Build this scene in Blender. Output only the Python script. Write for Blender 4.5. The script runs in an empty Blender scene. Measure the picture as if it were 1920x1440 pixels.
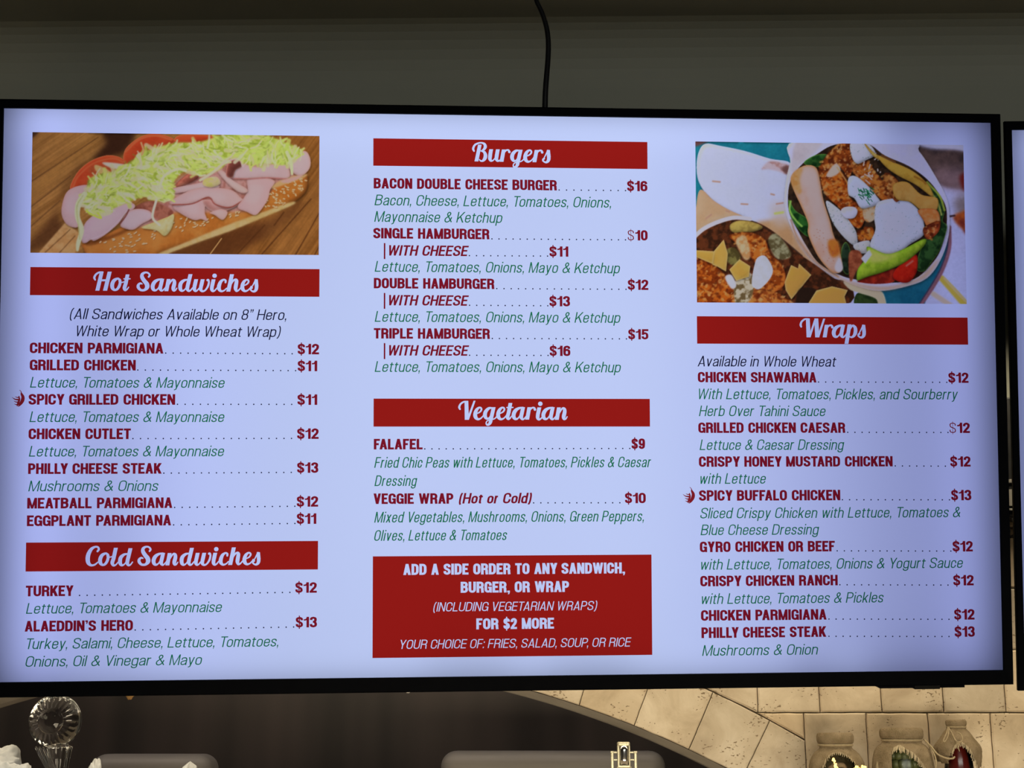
import bpy, bmesh, math, random
import numpy as np
from mathutils import Vector, Matrix, noise as mnoise
from mathutils.geometry import delaunay_2d_cdt

R = math.radians
scene = bpy.context.scene
COL = scene.collection

# ------------------------------------------------------------------ camera
cam_data = bpy.data.cameras.new('camera')
cam_data.sensor_fit = 'HORIZONTAL'
cam_data.sensor_width = 36.0
cam_data.lens = 36.0 * 2664.0 / 1920.0
cam_data.clip_start = 0.02
cam = bpy.data.objects.new('camera', cam_data)
COL.objects.link(cam)
cr = Vector((0.999847241, 0.0174781291, -0.000103184264))
cu = Vector((0.00432845, -0.24188319, 0.97029572))
cf = Vector((-0.016934, 0.97014795, 0.2419219))
cam.matrix_world = Matrix(((cr.x, cu.x, -cf.x, 0.0), (cr.y, cu.y, -cf.y, -2.40814941),
                           (cr.z, cu.z, -cf.z, 1.5), (0, 0, 0, 1)))
scene.camera = cam

# ------------------------------------------------------------------ world, lights, exposure
scene.view_settings.view_transform = 'Standard'
scene.view_settings.look = 'None'
scene.view_settings.exposure = 0.0
scene.view_settings.gamma = 1.0
scene.view_settings.use_curve_mapping = False
scene.cycles.use_denoising = True
scene.cycles.transparent_max_bounces = 16
scene.cycles.max_bounces = 10
scene.cycles.transmission_bounces = 10
scene.cycles.sample_clamp_indirect = 4.0
scene.cycles.caustics_refractive = False
scene.cycles.caustics_reflective = False

world = bpy.data.worlds.new('world')
scene.world = world
world.use_nodes = True
world.node_tree.nodes['Background'].inputs[0].default_value = (0.9, 0.8, 0.65, 1)
world.node_tree.nodes['Background'].inputs[1].default_value = 0.02


def area_light(name, loc, target, sx, sy, power, color, spread=180.0):
    d = bpy.data.lights.new(name, 'AREA')
    d.shape = 'RECTANGLE'
    d.size, d.size_y = sx, sy
    d.energy = power
    d.color = color
    d.spread = R(spread)
    o = bpy.data.objects.new(name, d)
    COL.objects.link(o)
    o.location = loc
    v = Vector(target) - Vector(loc)
    o.rotation_euler = v.to_track_quat('-Z', 'Y').to_euler()
    return o


WARM = (1.0, 0.85, 0.60)
# warm strip lamp of the kitchen pass, hung behind the screens and washing the stone below
area_light('kitchen_strip_lamp', (0.35, -0.20, 2.20), (0.35, -0.07, 1.5), 3.4, 0.10, 12.0, WARM, 140)
# added warm fill light, out of view, low in front of the wall
area_light('front_fill_light', (0.25, -1.55, 1.12), (0.1, 0.0, 1.56), 1.8, 0.35, 5.3, WARM, 80)
# added fill light inside the recess, brightens its dark interior
area_light('recess_fill_light', (-0.6, 0.20, 2.2), (-0.6, 0.75, 1.3), 2.0, 0.12, 1.7, (1.0, 0.87, 0.77), 150)
# added ambient fill behind the viewer, lifts the upper wall
area_light('ambient_fill_light', (0.6, -3.4, 2.70), (0.4, -1.2, 1.6), 2.4, 1.2, 48.0, (0.97, 0.98, 0.90))


# ------------------------------------------------------------------ helpers
def tag(o, label=None, cat=None, group=None, kind=None):
    if label: o['label'] = label
    if cat: o['category'] = cat
    if group: o['group'] = group
    if kind: o['kind'] = kind
    return o


def empty(name, loc=(0, 0, 0), matrix=None):
    o = bpy.data.objects.new(name, None)
    o.empty_display_size = 0.05
    COL.objects.link(o)
    if matrix is not None:
        o.matrix_world = matrix
    else:
        o.location = loc
    return o


def link_mesh(name, me, mats, parent=None, smooth=False):
    for m in (mats if isinstance(mats, (list, tuple)) else [mats]):
        me.materials.append(m)
    if smooth:
        me.polygons.foreach_set('use_smooth', [True] * len(me.polygons))
    o = bpy.data.objects.new(name, me)
    COL.objects.link(o)
    if parent is not None:
        o.parent = parent
    return o


def obj(name, bm, mats, parent=None, smooth=False, recalc=True):
    if recalc:
        bmesh.ops.recalc_face_normals(bm, faces=bm.faces[:])
    me = bpy.data.meshes.new(name)
    bm.to_mesh(me)
    bm.free()
    return link_mesh(name, me, mats, parent, smooth)


def pydata(name, verts, faces, mats, parent=None, smooth=False):
    me = bpy.data.meshes.new(name)
    me.from_pydata(verts, [], faces)
    me.update()
    return link_mesh(name, me, mats, parent, smooth)


def add_box(bm, lo, hi, bevel=0.0, seg=2, rot=None, mat=0):
    lo, hi = Vector(lo), Vector(hi)
    c, s = (lo + hi) / 2, hi - lo
    r = bmesh.ops.create_cube(bm, size=1.0)
    vs = r['verts']
    bmesh.ops.scale(bm, vec=s, verts=vs)
    fs = {f for v in vs for f in v.link_faces}
    if bevel > 0:
        es = list({e for v in vs for e in v.link_edges})
        rb = bmesh.ops.bevel(bm, geom=es, offset=bevel, segments=seg, affect='EDGES', profile=0.5)
        vs = list({v for f in rb['faces'] for v in f.verts} | {v for v in vs if v.is_valid})
        fs = {f for v in vs for f in v.link_faces}
    if rot is not None:
        bmesh.ops.rotate(bm, cent=(0, 0, 0), matrix=rot, verts=vs)
    bmesh.ops.translate(bm, vec=c, verts=vs)
    for f in fs:
        f.material_index = mat
    return vs


def add_lathe(bm, prof, c=(0, 0, 0), n=32, flute=0, amp=0.0, cap=True, jitter=0.0, seed=0):
    rnd = random.Random(seed)
    rings = []
    for (r, z) in prof:
        ring = []
        for i in range(n):
            a = 2 * math.pi * i / n
            rr = r * (1 + (amp * math.cos(flute * a) if flute else 0)) + rnd.uniform(-jitter, jitter)
            ring.append(bm.verts.new((c[0] + rr * math.cos(a), c[1] + rr * math.sin(a), c[2] + z)))
        rings.append(ring)
    for a, b in zip(rings, rings[1:]):
        for i in range(n):
            bm.faces.new((a[i], a[(i + 1) % n], b[(i + 1) % n], b[i]))
    if cap:
        bm.faces.new(rings[0][::-1])
        bm.faces.new(rings[-1])
    return rings


def spline(pts, n=8, closed=False):
    """Catmull-Rom through points of any dimension"""
    P = [np.array(p, float) for p in pts]
    if len(P) < 3 and not closed:
        return [P[0] + (P[-1] - P[0]) * t for t in np.linspace(0, 1, n + 1)]
    out = []
    m = len(P)
    rng = range(m if closed else m - 1)
    for i in rng:
        p1, p2 = P[i % m], P[(i + 1) % m]
        p0 = P[(i - 1) % m] if closed or i > 0 else 2 * p1 - p2
        p3 = P[(i + 2) % m] if closed or i + 2 < m else 2 * p2 - p1
        for k in range(n):
            t = k / n
            out.append(0.5 * ((2 * p1) + (-p0 + p2) * t + (2 * p0 - 5 * p1 + 4 * p2 - p3) * t * t
                              + (-p0 + 3 * p1 - 3 * p2 + p3) * t ** 3))
    if not closed:
        out.append(P[-1])
    return out


def add_tube(bm, pts, r, n=8, smooth_n=6, cap=True):
    """tube through points (x,y,z) or (x,y,z,r)"""
    pts = [tuple(p) + ((r,) if len(p) == 3 else ()) for p in pts]
    S = spline(pts, smooth_n) if smooth_n > 1 else [np.array(p, float) for p in pts]
    rings = []
    up = Vector((0.31, 0.17, 0.93))
    for i, p in enumerate(S):
        a = Vector(S[max(i - 1, 0)][:3])
        b = Vector(S[min(i + 1, len(S) - 1)][:3])
        t = (b - a).normalized()
        u = (up - t * up.dot(t))
        if u.length < 1e-4:
            u = t.orthogonal()
        u.normalize()
        up = u
        v = t.cross(u)
        ring = []
        for k in range(n):
            an = 2 * math.pi * k / n
            ring.append(bm.verts.new(Vector(p[:3]) + (u * math.cos(an) + v * math.sin(an)) * float(p[3])))
        rings.append(ring)
    for a, b in zip(rings, rings[1:]):
        for k in range(n):
            bm.faces.new((a[k], a[(k + 1) % n], b[(k + 1) % n], b[k]))
    if cap:
        bm.faces.new(rings[0][::-1])
        bm.faces.new(rings[-1])


def add_prism(bm, poly, y0, y1, mat=0):
    """poly in (x,z), extruded along y"""
    a = [bm.verts.new((p[0], y0, p[1])) for p in poly]
    b = [bm.verts.new((p[0], y1, p[1])) for p in poly]
    fs = [bm.faces.new(a), bm.faces.new(b[::-1])]
    for i in range(len(poly)):
        j = (i + 1) % len(poly)
        fs.append(bm.faces.new((a[j], a[i], b[i], b[j])))
    for f in fs:
        f.material_index = mat
    return a, b


# ------------------------------------------------------------------ materials
def nodes_of(name):
    m = bpy.data.materials.new(name)
    m.use_nodes = True
    nt = m.node_tree
    return m, nt, nt.nodes['Principled BSDF']


def mat(name, col, rough=0.5, metal=0.0, col2=None, scale=20.0, bump=0.0, bscale=None, spec=0.5, trans=0.0, ior=1.45,
        stretch=None, detail=6.0):
    m, nt, b = nodes_of(name)
    b.inputs['Roughness'].default_value = rough
    b.inputs['Metallic'].default_value = metal
    b.inputs['Specular IOR Level'].default_value = spec
    b.inputs['IOR'].default_value = ior
    b.inputs['Transmission Weight'].default_value = trans
    b.inputs['Base Color'].default_value = (*col, 1)
    tc = nt.nodes.new('ShaderNodeTexCoord')
    src = tc.outputs['Object']
    if stretch:
        mp = nt.nodes.new('ShaderNodeMapping')
        mp.inputs['Scale'].default_value = stretch
        nt.links.new(src, mp.inputs['Vector'])
        src = mp.outputs['Vector']
    if col2 is not None:
        nz = nt.nodes.new('ShaderNodeTexNoise')
        nz.inputs['Scale'].default_value = scale
        nz.inputs['Detail'].default_value = detail
        nt.links.new(src, nz.inputs['Vector'])
        rp = nt.nodes.new('ShaderNodeValToRGB')
        rp.color_ramp.elements[0].position = 0.32
        rp.color_ramp.elements[0].color = (*col, 1)
        rp.color_ramp.elements[1].position = 0.68
        rp.color_ramp.elements[1].color = (*col2, 1)
        nt.links.new(nz.outputs['Fac'], rp.inputs['Fac'])
        nt.links.new(rp.outputs['Color'], b.inputs['Base Color'])
    if bump > 0:
        nb = nt.nodes.new('ShaderNodeTexNoise')
        nb.inputs['Scale'].default_value = bscale or scale * 4
        nb.inputs['Detail'].default_value = 8
        nt.links.new(src, nb.inputs['Vector'])
        bp = nt.nodes.new('ShaderNodeBump')
        bp.inputs['Strength'].default_value = bump
        bp.inputs['Distance'].default_value = 0.004
        nt.links.new(nb.outputs['Fac'], bp.inputs['Height'])
        nt.links.new(bp.outputs['Normal'], b.inputs['Normal'])
    return m


def filter_mat(name, col):
    """a colour of the liquid crystal layer: lets that share of the backlight through"""
    m = bpy.data.materials.new(name)
    m.use_nodes = True
    nt = m.node_tree
    nt.nodes.clear()
    out = nt.nodes.new('ShaderNodeOutputMaterial')
    tr = nt.nodes.new('ShaderNodeBsdfTransparent')
    tr.inputs['Color'].default_value = (*col, 1)
    nt.links.new(tr.outputs[0], out.inputs['Surface'])
    return m


def picture_mat(name):
    m = filter_mat(name, (1, 1, 1))
    nt = m.node_tree
    at = nt.nodes.new('ShaderNodeAttribute')
    at.attribute_name = 'Col'
    tr = [n for n in nt.nodes if n.type == 'BSDF_TRANSPARENT'][0]
    nt.links.new(at.outputs['Color'], tr.inputs['Color'])
    return m


def panel_mat():
    m = bpy.data.materials.new('lcd_diffuser')
    m.use_nodes = True
    nt = m.node_tree
    nt.nodes.clear()
    out = nt.nodes.new('ShaderNodeOutputMaterial')
    t = nt.nodes.new('ShaderNodeBsdfTranslucent')
    t.inputs['Color'].default_value = (0.9, 0.9, 0.9, 1)
    nt.links.new(t.outputs[0], out.inputs['Surface'])
    return m


def stone_mat():
    """travertine: mottled beige, pale veins, dark pits, a tint of its own for every block"""
    m, nt, b = nodes_of('travertine')
    N, Lk = nt.nodes.new, nt.links.new
    tc = N('ShaderNodeTexCoord')
    n1 = N('ShaderNodeTexNoise'); n1.inputs['Scale'].default_value = 14; n1.inputs['Detail'].default_value = 9
    n1.inputs['Roughness'].default_value = 0.62; n1.inputs['Distortion'].default_value = 0.6
    Lk(tc.outputs['Object'], n1.inputs['Vector'])
    r1 = N('ShaderNodeValToRGB')
    e = r1.color_ramp.elements
    e[0].position, e[0].color = 0.30, (0.43, 0.34, 0.235, 1)
    e[1].position, e[1].color = 0.72, (0.68, 0.58, 0.44, 1)
    k = e.new(0.5); k.color = (0.56, 0.46, 0.33, 1)
    Lk(n1.outputs['Fac'], r1.inputs['Fac'])
    at = N('ShaderNodeAttribute'); at.attribute_name = 'tint'
    mx = N('ShaderNodeMix'); mx.data_type = 'RGBA'; mx.blend_type = 'MULTIPLY'; mx.inputs['Factor'].default_value = 1
    Lk(r1.outputs['Color'], mx.inputs['A']); Lk(at.outputs['Color'], mx.inputs['B'])
    # pits, stretched along the bedding and gathered in patches
    mp = N('ShaderNodeMapping'); mp.inputs['Scale'].default_value = (1.0, 1.0, 1.7); mp.inputs['Rotation'].default_value = (0, 0.5, 0)
    Lk(tc.outputs['Object'], mp.inputs['Vector'])
    n2 = N('ShaderNodeTexNoise'); n2.inputs['Scale'].default_value = 175; n2.inputs['Detail'].default_value = 3
    Lk(mp.outputs['Vector'], n2.inputs['Vector'])
    n3 = N('ShaderNodeTexNoise'); n3.inputs['Scale'].default_value = 16; n3.inputs['Detail'].default_value = 3
    Lk(tc.outputs['Object'], n3.inputs['Vector'])
    a1 = N('ShaderNodeMath'); a1.operation = 'MULTIPLY_ADD'; a1.inputs[1].default_value = 0.75
    Lk(n3.outputs['Fac'], a1.inputs[0]); Lk(n2.outputs['Fac'], a1.inputs[2])
    pr = N('ShaderNodeMapRange'); pr.interpolation_type = 'SMOOTHSTEP'
    pr.inputs['From Min'].default_value = 1.045; pr.inputs['From Max'].default_value = 1.10
    Lk(a1.outputs[0], pr.inputs['Value'])
    m2 = N('ShaderNodeMix'); m2.data_type = 'RGBA'
    Lk(pr.outputs['Result'], m2.inputs['Factor']); Lk(mx.outputs['Result'], m2.inputs['A'])
    m2.inputs['B'].default_value = (0.22, 0.16, 0.10, 1)
    Lk(m2.outputs['Result'], b.inputs['Base Color'])
    b.inputs['Roughness'].default_value = 0.75
    b.inputs['Specular IOR Level'].default_value = 0.25
    hs = N('ShaderNodeMath'); hs.operation = 'MULTIPLY_ADD'; hs.inputs[1].default_value = -2.5
    Lk(pr.outputs['Result'], hs.inputs[0]); Lk(n1.outputs['Fac'], hs.inputs[2])
    bp = N('ShaderNodeBump'); bp.inputs['Strength'].default_value = 0.5; bp.inputs['Distance'].default_value = 0.002
    Lk(hs.outputs[0], bp.inputs['Height']); Lk(bp.outputs['Normal'], b.inputs['Normal'])
    return m


def thin_glass(name):
    """thin clear wall: lets light straight through, mirrors at a slant"""
    m = bpy.data.materials.new(name)
    m.use_nodes = True
    nt = m.node_tree
    nt.nodes.clear()
    N, Lk = nt.nodes.new, nt.links.new
    out, mx = N('ShaderNodeOutputMaterial'), N('ShaderNodeMixShader')
    tr, gl, fr = N('ShaderNodeBsdfTransparent'), N('ShaderNodeBsdfGlossy'), N('ShaderNodeFresnel')
    tr.inputs['Color'].default_value = (0.94, 0.95, 0.94, 1)
    gl.inputs['Roughness'].default_value = 0.16
    fr.inputs['IOR'].default_value = 1.30
    Lk(fr.outputs[0], mx.inputs['Fac']); Lk(tr.outputs[0], mx.inputs[1]); Lk(gl.outputs[0], mx.inputs[2])
    Lk(mx.outputs[0], out.inputs['Surface'])
    return m


M = {}
M['stone'] = stone_mat()
M['mortar'] = mat('mortar', (0.16, 0.12, 0.08), 0.9, col2=(0.24, 0.18, 0.12), scale=60, bump=0.4)
M['paint'] = mat('taupe_paint', (0.225, 0.228, 0.188), 0.75, col2=(0.24, 0.242, 0.20), scale=3, bump=0.04, bscale=300)
M['ceil'] = mat('ceiling_paint', (0.165, 0.165, 0.138), 0.8, col2=(0.175, 0.175, 0.147), scale=3, bump=0.04, bscale=200)
M['plaster'] = mat('grey_plaster', (0.33, 0.30, 0.26), 0.7, col2=(0.38, 0.345, 0.30), scale=30, bump=0.1)
M['roomwall'] = mat('dining_room_paint', (0.45, 0.40, 0.33), 0.8, col2=(0.48, 0.43, 0.35), scale=4)
M['floor'] = mat('floor_tile', (0.075, 0.065, 0.055), 0.35, col2=(0.10, 0.085, 0.07), scale=6)
M['kitchen'] = mat('dark_kitchen_wall', (0.12, 0.108, 0.096), 0.5, col2=(0.22, 0.18, 0.16), scale=2.2, stretch=(4, 1, 0.25), detail=1.5)
M['steel'] = mat('brushed_steel', (0.47, 0.44, 0.405), 0.5, 0.1, col2=(0.54, 0.505, 0.465), scale=8, stretch=(1, 1, 12))
M['counter'] = mat('stone_worktop', (0.30, 0.26, 0.21), 0.3, col2=(0.38, 0.33, 0.26), scale=40)
M['bezel'] = mat('black_gloss_plastic', (0.0008, 0.0010, 0.0018), 0.5, col2=(0.0011, 0.0013, 0.0021), scale=60, spec=0.012)
M['housing'] = mat('black_matt_plastic', (0.0028, 0.0028, 0.0028), 0.6, col2=(0.004, 0.004, 0.0038), scale=80, bump=0.1, bscale=900, spec=0.06)
M['black_metal'] = mat('black_steel', (0.012, 0.012, 0.012), 0.45, 0.4, col2=(0.02, 0.02, 0.02), scale=40)
M['grey_plastic'] = mat('grey_plastic', (0.17, 0.16, 0.14), 0.5, col2=(0.2, 0.19, 0.165), scale=60)
M['rubber'] = mat('black_rubber', (0.003, 0.003, 0.004), 0.5, col2=(0.005, 0.005, 0.006), scale=80, spec=0.15)
M['panel'] = panel_mat()
M['jar_glass'] = thin_glass('jar_glass')
M['crystal'] = mat('clear_crystal', (0.97, 0.97, 0.96), 0.02, col2=(0.98, 0.98, 0.97), scale=5, trans=1.0, ior=1.30)
M['burlap'] = mat('burlap', (0.235, 0.175, 0.10), 0.95, col2=(0.33, 0.25, 0.155), scale=90, bump=0.9, bscale=700, spec=0.1)
M['fringe'] = mat('burlap_thread', (0.42, 0.34, 0.21), 0.95, col2=(0.52, 0.43, 0.29), scale=200, spec=0.1)
M['twine'] = mat('twine', (0.36, 0.28, 0.165), 0.9, col2=(0.43, 0.34, 0.21), scale=300, bump=0.6, bscale=900, spec=0.1)
M['olive'] = mat('green_olive_skin', (0.06, 0.068, 0.022), 0.4, col2=(0.11, 0.118, 0.042), scale=50)
M['brine'] = mat('dark_brine', (0.008, 0.013, 0.008), 0.2, col2=(0.012, 0.018, 0.01), scale=20)
M['sauce'] = mat('red_sauce', (0.085, 0.008, 0.006), 0.18, col2=(0.12, 0.012, 0.009), scale=10)
M['mushroom'] = mat('brown_dried_slice', (0.22, 0.13, 0.07), 0.7, col2=(0.42, 0.30, 0.18), scale=60, bump=0.5)
M['napkin'] = mat('white_cloth', (0.62, 0.63, 0.64), 0.9, col2=(0.68, 0.69, 0.70), scale=30, bump=0.35, bscale=120, spec=0.2)
M['ivory'] = mat('ivory_enamel', (0.52, 0.48, 0.34), 0.32, 0.45, col2=(0.60, 0.56, 0.41), scale=120, bump=0.2, bscale=500)
M['chrome'] = mat('polished_metal', (0.80, 0.77, 0.72), 0.12, 1.0, col2=(0.83, 0.80, 0.76), scale=20)
M['white_rod'] = mat('white_plastic', (0.62, 0.58, 0.56), 0.4, col2=(0.66, 0.62, 0.60), scale=60)
M['amber'] = mat('amber_scrap', (0.34, 0.17, 0.05), 0.6, col2=(0.48, 0.28, 0.10), scale=120, bump=0.4)
M['pale'] = mat('pale_crystal', (0.6, 0.57, 0.54), 0.15, col2=(0.7, 0.67, 0.64), scale=80)


def glow_mat(name, col, s):
    m, nt, b = nodes_of(name)
    b.inputs['Base Color'].default_value = (*col, 1)
    b.inputs['Emission Color'].default_value = (*col, 1)
    b.inputs['Emission Strength'].default_value = s
    return m


M['fairy'] = glow_mat('warm_led', (1.0, 0.72, 0.22), 1.6)
M['gold'] = mat('gold_wire', (0.75, 0.50, 0.12), 0.25, 1.0, col2=(0.85, 0.6, 0.18), scale=100)
# colours of the menu picture as shares of the backlight
M['f_red'] = filter_mat('screen_red', (0.56, 0.017, 0.009))
M['f_maroon'] = filter_mat('screen_maroon', (0.37, 0.012, 0.022))
M['f_green'] = filter_mat('screen_green', (0.016, 0.25, 0.078))
M['f_navy'] = filter_mat('screen_navy', (0.016, 0.016, 0.04))
M['f_chili'] = filter_mat('screen_chili_red', (0.42, 0.02, 0.02))
M['picture'] = picture_mat('screen_picture')

# ------------------------------------------------------------------ the setting
CX, CZ, RI, RO = -0.444, -0.0104, 1.645, 1.7462      # arch: centre, inner and outer radius of its stones
CEIL, TILE_TOP, LEDGE = 2.755, 1.9474, 1.337
XL, XR, YF = -3.2, 3.2, -5.0

bm = bmesh.new(); add_box(bm, (XL, YF, -0.1), (XR, 1.6, 0.0))
tag(obj('floor', bm, M['floor']), kind='structure')
bm = bmesh.new(); add_box(bm, (XL, YF, CEIL), (XR, 1.6, CEIL + 0.1))
tag(obj('ceiling', bm, M['ceil']), kind='structure')
bm = bmesh.new(); add_box(bm, (XL - 0.1, YF, 0), (XL, 1.6, CEIL))
tag(obj('wall_left', bm, M['roomwall']), kind='structure')
bm = bmesh.new(); add_box(bm, (XR, YF, 0), (XR + 0.1, 1.6, CEIL))
tag(obj('wall_right', bm, M['roomwall']), kind='structure')
bm = bmesh.new(); add_box(bm, (XL, YF - 0.1, 0), (XR, YF, CEIL))
tag(obj('wall_front', bm, M['roomwall']), kind='structure')
# painted upper wall with a soft cove into the ceiling
bm = bmesh.new()
prof = [(0.0, TILE_TOP)]
cove = 0.095
for k in range(9):
    a = math.pi / 2 * k / 8
    prof.append((-(cove - cove * math.cos(a)), CEIL - cove + cove * math.sin(a)))
prof += [(0.1, CEIL), (0.1, TILE_TOP)]
va = [bm.verts.new((XL, p[0], p[1])) for p in prof]
vb = [bm.verts.new((XR, p[0], p[1])) for p in prof]
for i in range(len(prof)):
    j = (i + 1) % len(prof)
    bm.faces.new((va[i], va[j], vb[j], vb[i]))
bm.faces.new(va[::-1]); bm.faces.new(vb)
tag(obj('wall_back', bm, M['paint'], smooth=False), kind='structure')

# masonry behind the stone facing, with the arched opening
def arch_pts(r, a0, a1, n):
    return [(CX + r * math.sin(a), CZ + r * math.cos(a)) for a in np.linspace(a0, a1, n)]
def ang_at(z, r):
    return math.acos((z - CZ) / r)
AO = ang_at(LEDGE, RI)
ap = arch_pts(RI, -AO, AO, 60)
cols = [(XL, LEDGE)] + [(ap[0][0], LEDGE)] + ap + [(ap[-1][0], LEDGE)] + [(XR, LEDGE)]
bm = bmesh.new()
g = [[bm.verts.new((p[0], y, z)) for p in cols for z in (p[1], TILE_TOP)] for y in (0.012, 0.10)]
for i in range(len(cols) - 1):
    lo0, hi0, lo1, hi1 = 2 * i, 2 * i + 1, 2 * i + 2, 2 * i + 3
    if abs(cols[i][0] - cols[i + 1][0]) > 1e-6:
        bm.faces.new((g[0][lo0], g[0][lo1], g[0][hi1], g[0][hi0])); bm.faces.new((g[1][lo0], g[1][hi0], g[1][hi1], g[1][lo1]))
        bm.faces.new((g[0][hi0], g[0][hi1], g[1][hi1], g[1][hi0])); bm.faces.new((g[0][lo0], g[1][lo0], g[1][lo1], g[0][lo1]))
tag(obj('wall_masonry', bm, M['mortar']), kind='structure')
bm = bmesh.new(); add_box(bm, (XL, 0.012, 0), (XR, 0.10, LEDGE - 0.0405))
tag(obj('wall_lower', bm, M['plaster']), kind='structure')
# lining of the arch, seen from below
bm = bmesh.new()
n = 72
fr = arch_pts(RI - 0.0005, -AO, AO, n); bk = arch_pts(RI - 0.0099, -AO, AO, n); bk2 = arch_pts(RI - 0.0099, -AO, AO, n)
rows = []
for pts, y in ((fr, -0.001), (bk, 0.05), (bk2, 0.10), (fr, 0.10)):
    rows.append([bm.verts.new((p[0], y, p[1])) for p in pts])
for r0, r1 in ((0, 1), (1, 2), (2, 3), (3, 0)):
    for i in range(n - 1):
        bm.faces.new((rows[r0][i], rows[r0][i + 1], rows[r1][i + 1], rows[r1][i]))
tag(obj('trim_1', bm, M['plaster'], smooth=False), kind='structure')

# stone facing: square tiles and the stones of the arch, every block chamfered, one facing each
rs = random.Random(5)

def clip_half(poly, nx, nz, d):
    """keep the side nx*x + nz*z >= d"""
    out = []
    for i in range(len(poly)):
        p, q = poly[i], poly[(i + 1) % len(poly)]
        a, b = nx * p[0] + nz * p[1] - d, nx * q[0] + nz * q[1] - d
        if a >= 0: out.append(p)
        if (a >= 0) != (b >= 0):
            t = a / (a - b)
            out.append((p[0] + (q[0] - p[0]) * t, p[1] + (q[1] - p[1]) * t))
    return out


def poly_area(p):
    return 0.5 * sum(p[i][0] * p[(i + 1) % len(p)][1] - p[(i + 1) % len(p)][0] * p[i][1] for i in range(len(p)))


def inset(poly, d):
    if poly_area(poly) < 0: poly = poly[::-1]
    out = []
    m = len(poly)
    for i in range(m):
        p0, p1, p2 = (np.array(poly[(i + k) % m]) for k in (-1, 0, 1))
        e1, e2 = p1 - p0, p2 - p1
        l1, l2 = np.linalg.norm(e1), np.linalg.norm(e2)
        if l1 < 1e-6 or l2 < 1e-6:
            out.append(tuple(p1)); continue
        n1, n2 = np.array([-e1[1], e1[0]]) / l1, np.array([-e2[1], e2[0]]) / l2
        b = n1 + n2
        b = b / max(1e-6, b @ b) * 2 * d
        if np.linalg.norm(b) > 3 * d: b = b / np.linalg.norm(b) * 3 * d
        out.append((p1[0] + b[0], p1[1] + b[1]))
    return out


def rough_edges(poly, step, amp):
    out = []
    for i in range(len(poly)):
        p, q = np.array(poly[i]), np.array(poly[(i + 1) % len(poly)])
        L = np.linalg.norm(q - p)
        k = max(1, int(L / step))
        for s in range(k):
            c = p + (q - p) * s / k
            a = amp * (2.2 if s == 0 else 1)
            v = Vector((c[0] * 60, 3.1, c[1] * 60))
            out.append((c[0] + a * mnoise.noise(v), c[1] + a * mnoise.noise(v + Vector((9, 5, 2)))))
    return out


def block(bm, tint, poly, gap, cham, depth, wear):
    if abs(poly_area(poly)) < 2e-4: return
    p0 = rough_edges(inset(poly, gap), 0.012, wear)
    p1 = inset(p0, cham)
    y = -rs.uniform(0.0, 0.0012)
    t = rs.uniform(0.90, 1.08)
    w = rs.uniform(-0.03, 0.03)
    col = (t * (1 + w), t, t * (1 - w * 1.6), 1)
    f0 = [bm.verts.new((p[0], y, p[1])) for p in p1]
    f1 = [bm.verts.new((p[0], y + cham * 0.9, p[1])) for p in p0]
    f2 = [bm.verts.new((p[0], y + depth, p[1])) for p in p0]
    fs = [bm.faces.new(f0)]
    m = len(p0)
    for i in range(m):
        j = (i + 1) % m
        fs.append(bm.faces.new((f0[i], f0[j], f1[j], f1[i])))
        fs.append(bm.faces.new((f1[i], f1[j], f2[j], f2[i])))
    for f in fs:
        for lp in f.loops:
            lp[tint] = col


S = 0.1016
X0, Z0 = 0.4381, 1.5410
bm = bmesh.new(); tint = bm.loops.layers.float_color.new('tint')
for r in range(-2, 4):
    z0 = Z0 + r * S
    off = 0.0 if r % 2 else -0.733 * S
    for c in range(-32, 28):
        x0 = X0 + off + c * S
        if x0 + S < XL or x0 > XR: continue
        poly = [(x0, z0), (x0 + S, z0), (x0 + S, z0 + S), (x0, z0 + S)]
        mxx, mzz = x0 + S / 2 - CX, z0 + S / 2 - CZ
        if x0 < X0 - 1e-3 or z0 > Z0 - 1e-3:
            d = math.hypot(mxx, mzz)
            nx, nz = mxx / d, mzz / d
            poly = clip_half(poly, nx, nz, RO + 0.0006 + nx * CX + nz * CZ)
            if r < 0: poly = clip_half(poly, -1, 0, -X0) if len(poly) > 2 else poly
        if len(poly) > 2:
            block(bm, tint, poly, 0.0007, 0.0026, 0.02, 0.0006)
tag(obj('wall_tiles', bm, M['stone']), kind='structure')
bm = bmesh.new(); tint = bm.loops.layers.float_color.new('tint')
step = R(3.36)
a = R(18.15) - 20 * step
while a < AO + 0.02:
    a1 = a + step
    if a1 > -AO - 0.02:
        poly = arch_pts(RI, a, a1, 4) + arch_pts(RO, a, a1, 4)[::-1]
        poly = clip_half(poly, -1, 0, -X0)
        if len(poly) > 2:
            block(bm, tint, poly, 0.0006, 0.0016, 0.02, 0.0005)
    a = a1
tag(obj('trim_2', bm, M['stone']), kind='structure')

# dark kitchen recess behind the arch
bm = bmesh.new()
add_box(bm, (-2.4, 1.30, LEDGE), (1.6, 1.36, 2.3))
add_box(bm, (-2.46, 0.10, LEDGE), (-2.40, 1.36, 2.3))
add_box(bm, (1.60, 0.10, LEDGE), (1.66, 1.36, 2.3))
add_box(bm, (-2.46, 0.10, 2.3), (1.66, 1.36, 2.36))
tag(obj('wall_recess', bm, M['kitchen']), kind='structure')
bm = bmesh.new()
add_box(bm, (-2.9, -0.34, LEDGE - 0.04), (2.6, 1.30, LEDGE), 0.006)
ct = empty('serving_ledge', (0, 0, LEDGE - 0.04))
tag(ct, 'stone serving ledge running below the arch and the jars', 'counter')
w = obj('worktop', bm, M['counter'], ct); w.location = -ct.location
bm = bmesh.new(); add_box(bm, (-2.8, -0.28, 0.0), (2.5, 0.011, LEDGE - 0.04))
w = obj('front_panel', bm, M['plaster'], ct); w.location = -ct.location


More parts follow.
